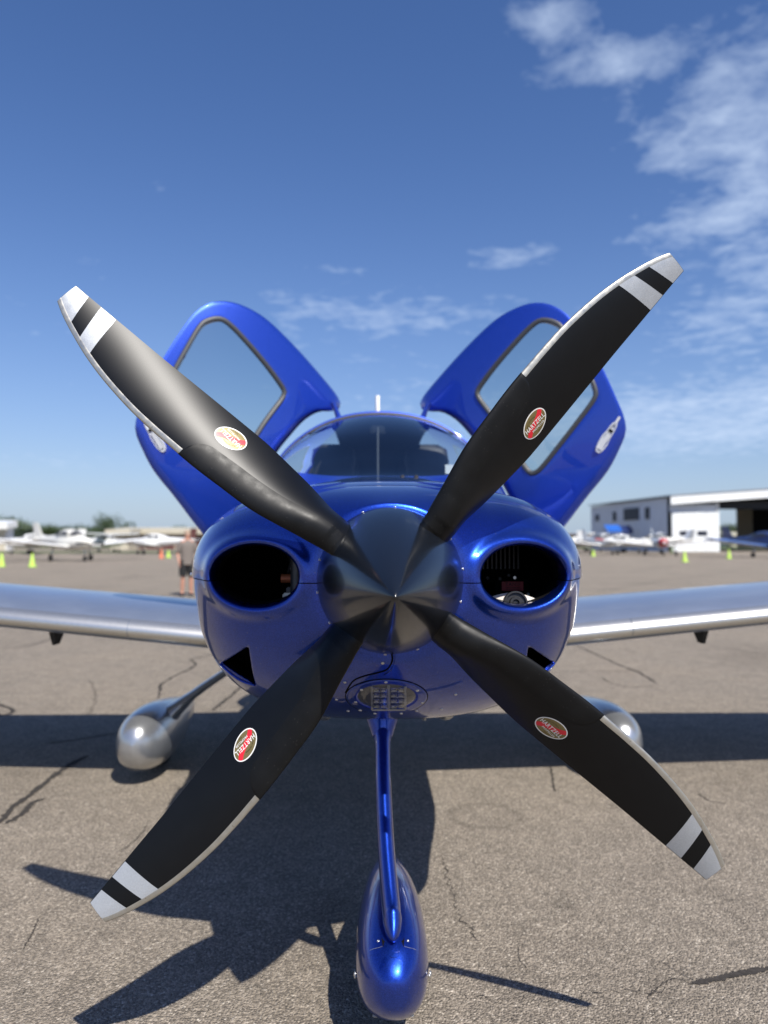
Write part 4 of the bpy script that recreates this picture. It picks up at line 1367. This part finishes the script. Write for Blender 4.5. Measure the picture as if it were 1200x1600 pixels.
# ------------------------------------------------------------------ background aircraft
def small_plane(label, loc, rz, body=WHITE, wingm=WHITE, finm=None, tip=None, high=False, group='light aircraft parked across the apron', sc=1.1, nose=None):
    r = thing('light_aircraft', label, 'aeroplane', loc, rz, group)
    r.scale = (sc, sc, sc)
    S = [(-1.55, .10, .12, 1.05), (-1.45, .28, .26, 1.06), (-1.0, .42, .38, 1.08), (-.2, .52, .48, 1.12), (.6, .56, .52, 1.15), (1.5, .50, .48, 1.18), (2.6, .34, .36, 1.22), (4.0, .19, .24, 1.27), (5.2, .07, .14, 1.32)]
    def rg(S): return [[(a * math.cos(t), y, z + b * math.sin(t)) for t in [2 * PI * i / 20 for i in range(20)]] for y, a, b, z in S]
    loft('fuselage', rg(S), body, r)
    if nose: loft('nose_cap', [[(p[0] * 1.03, p[1] - .02, 1.06 + (p[2] - 1.06) * 1.03) for p in q_] for q_ in rg(S[:3])], nose, r)
    C = [(-.45, .25, .08, 1.50), (.0, .42, .30, 1.52), (.5, .48, .42, 1.52), (1.2, .46, .42, 1.50), (1.9, .36, .28, 1.48), (2.5, .2, .08, 1.44)]
    loft('cabin_roof', rg([(y, a * .98, b, z) for y, a, b, z in C]), body, r)
    loft('windscreen', [[(p[0] * 1.03, p[1], p[2] + .012) for p in q_[:11]] for q_ in rg(C[:2])] , GASKET, r, caps=False)
    for s in (-1, 1):
        mk('side_window', [(s * .50, .10, 1.56), (s * .515, .95, 1.56), (s * .45, .9, 1.80), (s * .42, .25, 1.78)], [(0, 1, 2, 3)], GASKET, r, smooth=False)
        mk('side_window', [(s * .505, 1.05, 1.56), (s * .47, 1.65, 1.56), (s * .40, 1.5, 1.75), (s * .44, 1.05, 1.79)], [(0, 1, 2, 3)], GASKET, r, smooth=False)
        zw = 1.95 if high else .80; dh = .03 if high else .11
        R_ = [foil_ring(s * x, -.10 + .03 * x, 1.6 - .10 * x, zw + dh * x, .14, 2, 12) for x in (.3, 1.5, 3.2, 4.9, 5.1)]
        wg = loft('wing', R_, wingm, r)
        if tip: loft('wing_tip', [foil_ring(s * x, -.12 + .03 * x, 1.64 - .10 * x, zw + dh * x, .16, 2, 12) for x in (4.6, 5.0, 5.25)], tip, wg)
        loft('tailplane', [foil_ring(s * x, 4.45 + .12 * x, .85 - .15 * x, 1.35, .10, 0, 10) for x in (.05, 1.0, 1.75)], wingm, r)
        tube('main_gear_leg', [(s * 1.1, .55, .85), (s * 1.25, .55, .25)], .05, SILVER, r, 8)
        wheel('main_wheel', (s * 1.27, .55, .20), .20, .15, r)
    F_ = []
    for k in range(5):
        t = k / 4; q_ = foil_ring(0, 3.95 + .85 * t, 1.3 - .62 * t, 0, .09, 0, 10)
        F_.append([Vector((p.z, p.y, 1.35 + 1.05 * t)) for p in q_])
    loft('tail_fin', F_, finm or body, r)
    tube('nose_gear_leg', [(0, -1.0, .85), (0, -1.05, .22)], .04, SILVER, r, 8)
    wheel('nose_wheel', (0, -1.05, .17), .17, .12, r)
    lathe('spinner', [(0, .30), (.06, .24), (.12, .10), (.14, 0), (0, 0)], body, r, 14, align(Vector((0, -1.55, 1.06)), Vector((0, -1, 0))))
    for s in (-1, 1):
        box('propeller_blade', (s * .5, -1.62, 1.06), (.8, .02, .12), BLADE, r)
    return r
def place(px, D): return Vector(((px - 583) * D / F - .040, D - 1.69, 0))
small_plane('cream low-wing aircraft at left with dark tipped tail fin, nose toward the lens', place(122, 50), R(50), CREAM, WHITE, CREAM)
tb = place(128, 49)
small_plane('white aircraft far left behind the cream aeroplane, only wing and cabin clear', place(42, 78), R(-60), WHITE, WHITE, WHITE)
small_plane('white high-wing aircraft between the cream aeroplane and brown hangar row', place(176, 92), R(70), WHITE, WHITE, WHITE, high=True)
small_plane('white aircraft parked in front of the brown hangar row, maroon tail fin', place(232, 78), R(-110), WHITE, WHITE, BROWN)
small_plane('white aircraft leftmost at frame edge, its wing reaching into view', place(-60, 56), R(25), WHITE, WHITE, WHITE)
small_plane('white aircraft beside the blue cowl on the right with long straight wing', place(950, 74), R(8), WHITE, WHITE, WHITE, sc=1.1)
small_plane('white aircraft with red nose cap and red wing tips before the white hangar', place(1035, 68), R(-12), WHITE, WHITE, WHITE, tip=REDP, nose=REDP)
small_plane('navy aircraft with pale blue wings at the open hangar doorway', place(1212, 60), R(14), NAVY, PALEBLUE, NAVY)
small_plane('white aircraft in second row under the long dark hangar window', place(984, 88), R(65), WHITE, WHITE, WHITE)
small_plane('white aircraft in second row just left of the blue awning', place(925, 96), R(80), WHITE, WHITE, WHITE, high=True)
small_plane('white aircraft seen through the open hangar doorway', place(1150, 150), R(75), WHITE, WHITE, WHITE)
small_plane('silver aircraft with grey tail fin by the corner of the white hangar', place(1015, 82), R(-75), CREAM, WHITE, SILVER)

# ------------------------------------------------------------------ hangars
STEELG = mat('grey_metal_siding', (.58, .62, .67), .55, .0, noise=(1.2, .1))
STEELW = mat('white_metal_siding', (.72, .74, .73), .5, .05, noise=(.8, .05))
ROOFM = mat('roof_sheet', (.26, .28, .30), .5, .3, noise=(.7, .15))
DARKW = mat('dark_window_glass', (.012, .016, .03), .5, spec=.4)
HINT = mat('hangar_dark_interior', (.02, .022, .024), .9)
TAN = mat('tan_hangar_siding', (.48, .44, .34), .6, noise=(1, .1))
AWN = mat('blue_awning_canvas', (.01, .10, .42), .7, noise=(3, .2))
HA = place(1050, 96); HB = place(925, 121)
hx = Vector((HA.x - HB.x, HA.y - HB.y, 0)); hl = hx.length
fwd = hx.normalized(); rt = Vector((-fwd.y, fwd.x, 0))
if rt.x < 0: rt = -rt
HM = Matrix(((rt.x, -fwd.x, 0, HA.x), (rt.y, -fwd.y, 0, HA.y), (0, 0, 1, 0), (0, 0, 0, 1)))   # local x along the front, y back along the side
hg = thing('hangar', 'large white hangar with grey side wall, low gable and open doorway', 'hangar', HA)
HL = Matrix.Translation(-HA) @ HM
HE = 7.0
def hb(name, c, s, m, parent=hg): return box(name, c, s, m, parent, HL)
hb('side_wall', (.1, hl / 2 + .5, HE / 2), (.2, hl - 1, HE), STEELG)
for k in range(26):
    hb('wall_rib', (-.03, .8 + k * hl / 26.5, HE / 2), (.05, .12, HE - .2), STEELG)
FW = 34.0
def hp_(x, y, z): return HL @ Vector((x, y, z))
slope = .075
# sloping fascia
def slab_(name, x0, x1, z0a, z0b, h, y, d, m):
    vs = [hp_(x0, y, z0a), hp_(x1, y, z0b), hp_(x1, y, z0b + h), hp_(x0, y, z0a + h), hp_(x0, y + d, z0a), hp_(x1, y + d, z0b), hp_(x1, y + d, z0b + h), hp_(x0, y + d, z0a + h)]
    return mk(name, vs, [(0, 1, 2, 3), (5, 4, 7, 6), (0, 4, 5, 1), (3, 2, 6, 7), (0, 3, 7, 4), (1, 5, 6, 2)], m, hg, smooth=False)
slab_('fascia', -.5, FW / 2, HE - .95, HE - .95 + slope * FW / 2, 1.05, -1.2, .25, STEELW)
slab_('fascia', FW / 2, FW, HE - .95 + slope * FW / 2, HE - .95, 1.05, -1.2, .25, STEELW)
slab_('roof', -.5, FW / 2, HE + .12, HE + .12 + slope * FW / 2, .15, -1.3, hl + 1.3, ROOFM)
slab_('roof', FW / 2, FW, HE + .12 + slope * FW / 2, HE + .12, .15, -1.3, hl + 1.3, ROOFM)
hb('header_wall', (3.2, .1, HE - 1.35), (6.4, .2, 1.0), STEELG)  # grey siding colour stands in for the shade under the fascia
dr = hb('hangar_door', (3.2, -.15, 2.55), (6.2, .2, 5.1), STEELW)
for k in range(4):
    hb('door_panel', (.95 + k * 1.5, -.28, 2.55), (1.42, .05, 5.0), STEELW)
for x in (1.75, 4.2):
    hb('door_window', (x, -.33, 2.4), (1.35, .08, .6), DARKW)
hb('door_post', (6.5, 0, HE / 2 - .3), (.3, .4, HE - .6), STEELW)
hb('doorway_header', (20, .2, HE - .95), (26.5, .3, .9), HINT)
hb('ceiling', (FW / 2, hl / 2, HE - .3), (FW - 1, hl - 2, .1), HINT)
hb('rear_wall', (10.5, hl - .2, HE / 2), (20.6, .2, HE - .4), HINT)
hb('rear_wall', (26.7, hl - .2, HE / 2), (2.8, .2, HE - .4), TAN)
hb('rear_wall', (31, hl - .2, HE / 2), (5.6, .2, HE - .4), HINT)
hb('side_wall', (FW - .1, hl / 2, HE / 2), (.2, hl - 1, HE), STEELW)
for (a, b, z0, z1) in ((2.0, 3.0, 4.6, 5.6), (8.0, 8.9, 4.4, 5.8), (11.5, 16.0, 4.4, 6.1), (17.8, 18.8, 4.4, 6.0)):
    # measured back from the far end
    y0 = hl - a * hl / 24; y1 = hl - b * hl / 24
    hb('window', (-.10, (y0 + y1) / 2, (z0 + z1) / 2), (.14, abs(y1 - y0), z1 - z0), DARKW)
aw = thing('awning', 'bright blue canvas awning below the grey hangar wall windows', 'awning', place(962, 100))
mk('canopy_cloth', [(-1.0, 0, 2.9), (1.0, 0, 2.9), (1.0, 1.5, 3.6), (-1.0, 1.5, 3.6), (-1.0, 0, 2.55), (1.0, 0, 2.55)], [(0, 1, 2, 3), (0, 1, 5, 4)], AWN, aw, smooth=False)
for s in (-.95, .95): tube('leg', [(s, .05, 0), (s, .05, 2.9)], .04, SILVER, aw, 8); tube('leg', [(s, 1.45, 0), (s, 1.45, 3.55)], .04, SILVER, aw, 8)
aw2 = thing('awning', 'navy canvas shade just right of the bright blue awning', 'awning', place(982, 104))
mk('canopy_cloth', [(-.8, 0, 3.0), (.8, 0, 3.0), (.8, 1.5, 3.6), (-.8, 1.5, 3.6), (-.8, 0, 2.4), (.8, 0, 2.4)], [(0, 1, 2, 3), (0, 1, 5, 4)], NAVY, aw2, smooth=False)
for s in (-.75, .75): tube('leg', [(s, .05, 0), (s, .05, 3.0)], .04, SILVER, aw2, 8)

# left row
def shed(label, px0, px1, D, h, wallm, roofm, doors=0, doorm=BROWN, depth=14):
    a = place(px0, D); b = place(px1, D); wd = b.x - a.x
    r = thing('hangar', label, 'hangar', ((a.x + b.x) / 2, a.y, 0))
    box('wall', (0, depth / 2, h / 2), (wd, depth, h), wallm, r)
    vs = [(-wd / 2 - .6, -1.2, h - .45), (wd / 2 + .6, -1.2, h - .45), (wd / 2 + .6, -1.2, h + .35), (-wd / 2 - .6, -1.2, h + .35),
          (-wd / 2 - .6, depth, h - .1), (wd / 2 + .6, depth, h - .1), (wd / 2 + .6, depth, h + .9), (-wd / 2 - .6, depth, h + .9)]
    mk('roof', vs, [(0, 1, 2, 3), (5, 4, 7, 6), (0, 4, 5, 1), (3, 2, 6, 7), (0, 3, 7, 4), (1, 5, 6, 2)], roofm, r, smooth=False)
    for k in range(doors):
        x = -wd / 2 + wd * (k + .5) / doors
        box('hangar_door', (x, -.08, (h - .8) / 2), (wd / doors * .9, .12, h - .8), doorm, r)
    return r
shed('long tan roofed hangar row with maroon doors at left', 206, 345, 128, 3.1, TAN, TAN, 6)
shed('small cream shed at the left end of the maroon hangar row', 176, 203, 122, 2.9, TAN, TAN, 1, TAN, 10)
shed('pale building cut by the left frame edge', -60, 15, 110, 3.6, WHITE, WHITE, 2, TAN, 2)
shed('low tan building beyond the hangar doorway', 1143, 1170, 210, 3.4, TAN, TAN, 1, TAN, 10)
shed('low brown building far right of the blue door behind aircraft', 893, 925, 190, 2.6, TAN, BROWN, 2, BROWN, 10)

# ------------------------------------------------------------------ trees
BARK = mat('bark', (.06, .045, .03), .9)
LEAF = [mat('foliage_%s' % n_, c, .8, noise=(2, .35)) for n_, c in (('dark', (.035, .06, .018)), ('olive', (.06, .085, .022)), ('mid', (.045, .075, .03)))]
def tree_mesh(seed, m):
    rnd = random.Random(seed)
    vs = []; fs = []
    lobes = [(rnd.uniform(-.42, .42), rnd.uniform(-.42, .42), rnd.uniform(.38, .82), rnd.uniform(.16, .32)) for _ in range(13)]
    for k in range(2400):
        lx, ly, lz, lr = rnd.choice(lobes)
        d = Vector((rnd.gauss(0, 1), rnd.gauss(0, 1), rnd.gauss(0, .8))).normalized() * lr * rnd.uniform(.55, 1.08)
        p = Vector((lx, ly, lz)) + d
        s = rnd.uniform(.012, .030)
        a = Vector((rnd.gauss(0, 1), rnd.gauss(0, 1), rnd.gauss(0, 1))).normalized(); b = a.orthogonal().normalized()
        i = len(vs); vs += [p - a * s, p + b * s * .7, p + a * s, p - b * s * .7]; fs.append((i, i + 1, i + 2, i + 3))
    me = bpy.data.meshes.new('crown'); me.from_pydata([tuple(v) for v in vs], [], fs); me.materials.append(m)
    return me
TM = [tree_mesh(i, LEAF[i % 3]) for i in range(5)]
_tr = tube('trunk', [(0, 0, 0), (.01, 0, .25), (-.02, .01, .5), (.03, 0, .7)], [.035, .028, .02, .008], BARK, None, 8); TRM = _tr.data; bpy.data.objects.remove(_tr)
def tree(label, px, D, h, wd, k):
    t = thing('tree', label, 'tree', place(px, D), random.uniform(0, 6), 'trees beyond the airfield')
    t.scale = (wd, wd, h)
    link('trunk', TRM, t); link('crown', TM[k % 5], t)
tl = ['dark round tree at the left edge behind the pale building', 'dense olive tree left of the cream fin', 'dark tree just behind the cream tail fin', 'low tree right of the cream tail fin',
      'dark tree over the cream aircraft cabin', 'dark tree just past the cream aircraft nose', 'small tree left of the tan shed', 'lone upright tree behind the tan shed']
for i, (px, h, wd) in enumerate(((22, 6.0, 6.5), (42, 5.2, 7.5), (64, 4.4, 7), (90, 4.2, 7), (108, 4.5, 6.5), (146, 4.0, 7), (163, 3.4, 5), (179, 6.0, 4))):
    tree(tl[i], px, 170 if i < 7 else 150, h * 1.2, wd * 1.5, i)
for i, (px, D, h, wd, lb_) in enumerate(((898, 180, 3.4, 9, 'low bushy tree beside the blue door at right'), (916, 185, 3.2, 9, 'low bushy tree left of the grey hangar wall'), (1138, 230, 5.6, 10, 'tree left in the view through the open hangar'), (1152, 235, 7.2, 11, 'taller tree in the view through the open hangar'), (1166, 230, 7.4, 11, 'tree right in the view through the open hangar'),
                           (220, 190, 4.8, 8, 'tree tops over the tan hangar roof, left one'), (285, 190, 5.6, 8, 'tree tops over the tan hangar roof, right one'))):
    tree(lb_, px, D, h, wd, i + 2)

# ------------------------------------------------------------------ cones
HIVIS = mat('hivis_yellow_green', (.42, .62, .08), .6, noise=(12, .08))
HIVO = mat('hivis_orange', (.6, .15, .06), .5, noise=(12, .08))
def cone(label, px, D, m=HIVIS, h=.70):
    r = thing('traffic_cone', label, 'cone', place(px, D), random.uniform(0, 1), 'traffic cones round the parked aircraft')
    lathe('cone_body', [(.17, .03), (.15, .06), (.035, h - .02), (.02, h), (0, h)], m, r, 20)
    box('cone_base', (0, 0, .018), (.38, .38, .036), m, r, bev=.008)
    return r
cone('yellow-green cone nearest the left frame edge', 8, 38.5)
cone('yellow-green cone under the cream aircraft wing', 55, 38)
cone('small green cone beside the person', 265, 60, h=.6)
cone('orange cone left of the small green cone', 254, 58, HIVO, .75)
cone('bright green cone below the white hangar door', 1072, 47, h=.72)
cone('bright green cone below the open doorway', 1142, 56, h=.72)
cone('green cone under the straight white wing beside the cowl', 928, 66, h=.6)
cone('green cone behind the red nosed aircraft', 1052, 86, h=.6)

# ------------------------------------------------------------------ person by the left wing
SKIN = mat('skin', (.50, .25, .17), .55, noise=(30, .08))
SHIRT = mat('taupe_shirt', (.17, .145, .125), .85, noise=(30, .12), bump=(60, .3, .004))
SHORT = mat('black_shorts', (.012, .012, .013), .85, noise=(30, .2))
HAIR = mat('light_brown_hair', (.33, .24, .17), .7, noise=(60, .2))
pp = place(294, 17.6)
per = thing('person', 'person in taupe shirt and black shorts standing behind the left wing', 'person', pp, R(25))
PH = 1.52
def skinmesh(name, V, E, Rr, m, parent, levels=2, root=0):
    me = bpy.data.meshes.new(name); me.from_pydata(V, E, []); me.materials.append(m)
    o = link(name, me, parent)
    md = o.modifiers.new('skin', 'SKIN'); md.use_smooth_shade = True
    for i, r in enumerate(Rr):
        d = me.skin_vertices[0].data[i]; d.radius = (r, r) if not isinstance(r, tuple) else r
        d.use_root = i == root
    s = o.modifiers.new('sub', 'SUBSURF'); s.levels = levels; s.render_levels = levels
    return o
k = PH / 1.75
V = [(0, 0, .93), (0, .01, 1.12), (0, .01, 1.32), (0, .0, 1.46), (0, -.01, 1.53), (0, -.02, 1.60), (0, -.015, 1.70)]
Rr = [(.155, .11), (.14, .10), (.175, .115), (.08, .07), (.05, .052), (.072, .085), (.06, .075)]
E = [(i, i + 1) for i in range(6)]
for s in (-1, 1):
    b = len(V)
    V += [(s * .10, 0, .86), (s * .11, -.01, .50), (s * .115, .02, .27), (s * .12, .03, .08), (s * .13, -.10, .035)]
    Rr += [.09, .058, .055, .038, (.04, .03)]
    E += [(0, b), (b, b + 1), (b + 1, b + 2), (b + 2, b + 3), (b + 3, b + 4)]
    b = len(V)
    V += [(s * .19, .01, 1.42), (s * .25, .03, 1.13), (s * .22, -.06, .92), (s * .215, -.09, .84)]
    Rr += [.055, .040, .028, (.03, .02)]
    E += [(3, b), (b, b + 1), (b + 1, b + 2), (b + 2, b + 3)]
V = [(a * k, b_ * k, c * k) for a, b_, c in V]; Rr = [tuple(x * k for x in r) if isinstance(r, tuple) else r * k for r in Rr]
skinmesh('body', V, E, Rr, SKIN, per)
for s in (-1, 1):
    for j in range(5):
        x0 = s * (.205 + .006 * j) * k; y0 = (-.115 + .014 * j) * k
        tube('finger', [(x0, y0, .83 * k), (x0, y0 - .004, .795 * k), (x0 - s * .004, y0 + .003, (.765 + .012 * abs(j - 2)) * k)], [.0075 * k, .007 * k, .005 * k], SKIN, per, 6)
# clothing shells
def shell(name, secs, m, cap=False):
    rg = [[(cx_ + a * k * math.copysign(abs(math.cos(t)) ** .85, math.cos(t)), y * k + b_ * k * math.sin(t), z * k) for t in [2 * PI * i / 24 for i in range(24)]] for cx_, y, z, a, b_ in secs]
    return loft(name, rg, m, per)
shell('shirt', [(0, 0, .84, .185, .135), (0, 0, .90, .18, .135), (0, .01, 1.12, .165, .125), (0, .01, 1.32, .20, .14), (0, .01, 1.42, .19, .12), (0, 0, 1.475, .11, .085), (0, -.005, 1.50, .07, .07)], SHIRT)
for s in (-1, 1):
    tube('sleeve', [(s * .13 * k, .01 * k, 1.43 * k), (s * .20 * k, .015 * k, 1.36 * k), (s * .24 * k, .025 * k, 1.18 * k)], [.075 * k, .075 * k, .066 * k], SHIRT, per, 14)
    tube('shorts', [(s * .075 * k, 0, .95 * k), (s * .10 * k, 0, .80 * k), (s * .112 * k, -.005 * k, .53 * k)], [.11 * k, .115 * k, .095 * k], SHORT, per, 16)
    tube('shoe', [(s * .12 * k, .07 * k, .04 * k), (s * .125 * k, -.02 * k, .045 * k), (s * .132 * k, -.14 * k, .035 * k)], [(.04 * k, .035 * k), (.045 * k, .045 * k), (.04 * k, .028 * k)], SHORT, per, 12)
lathe('hair', [(0, .115), (.05, .105), (.082, .065), (.092, .01), (.088, -.05), (.06, -.07)], HAIR, per, 20, Matrix.Translation((0, .012 * k, 1.665 * k)) @ Matrix.Scale(k, 4))
for s in (-1, 1):
    lathe('eye', [(0, .006), (.008, .003), (.01, 0)], BLACK, per, 8, align(Vector((s * .03 * k, -.098 * k, 1.655 * k)), Vector((0, -1, 0))))
lathe('nose', [(0, .022), (.008, .014), (.015, 0)], SKIN, per, 8, align(Vector((0, -.092 * k, 1.625 * k)), Vector((0, -1, -.2)).normalized()))
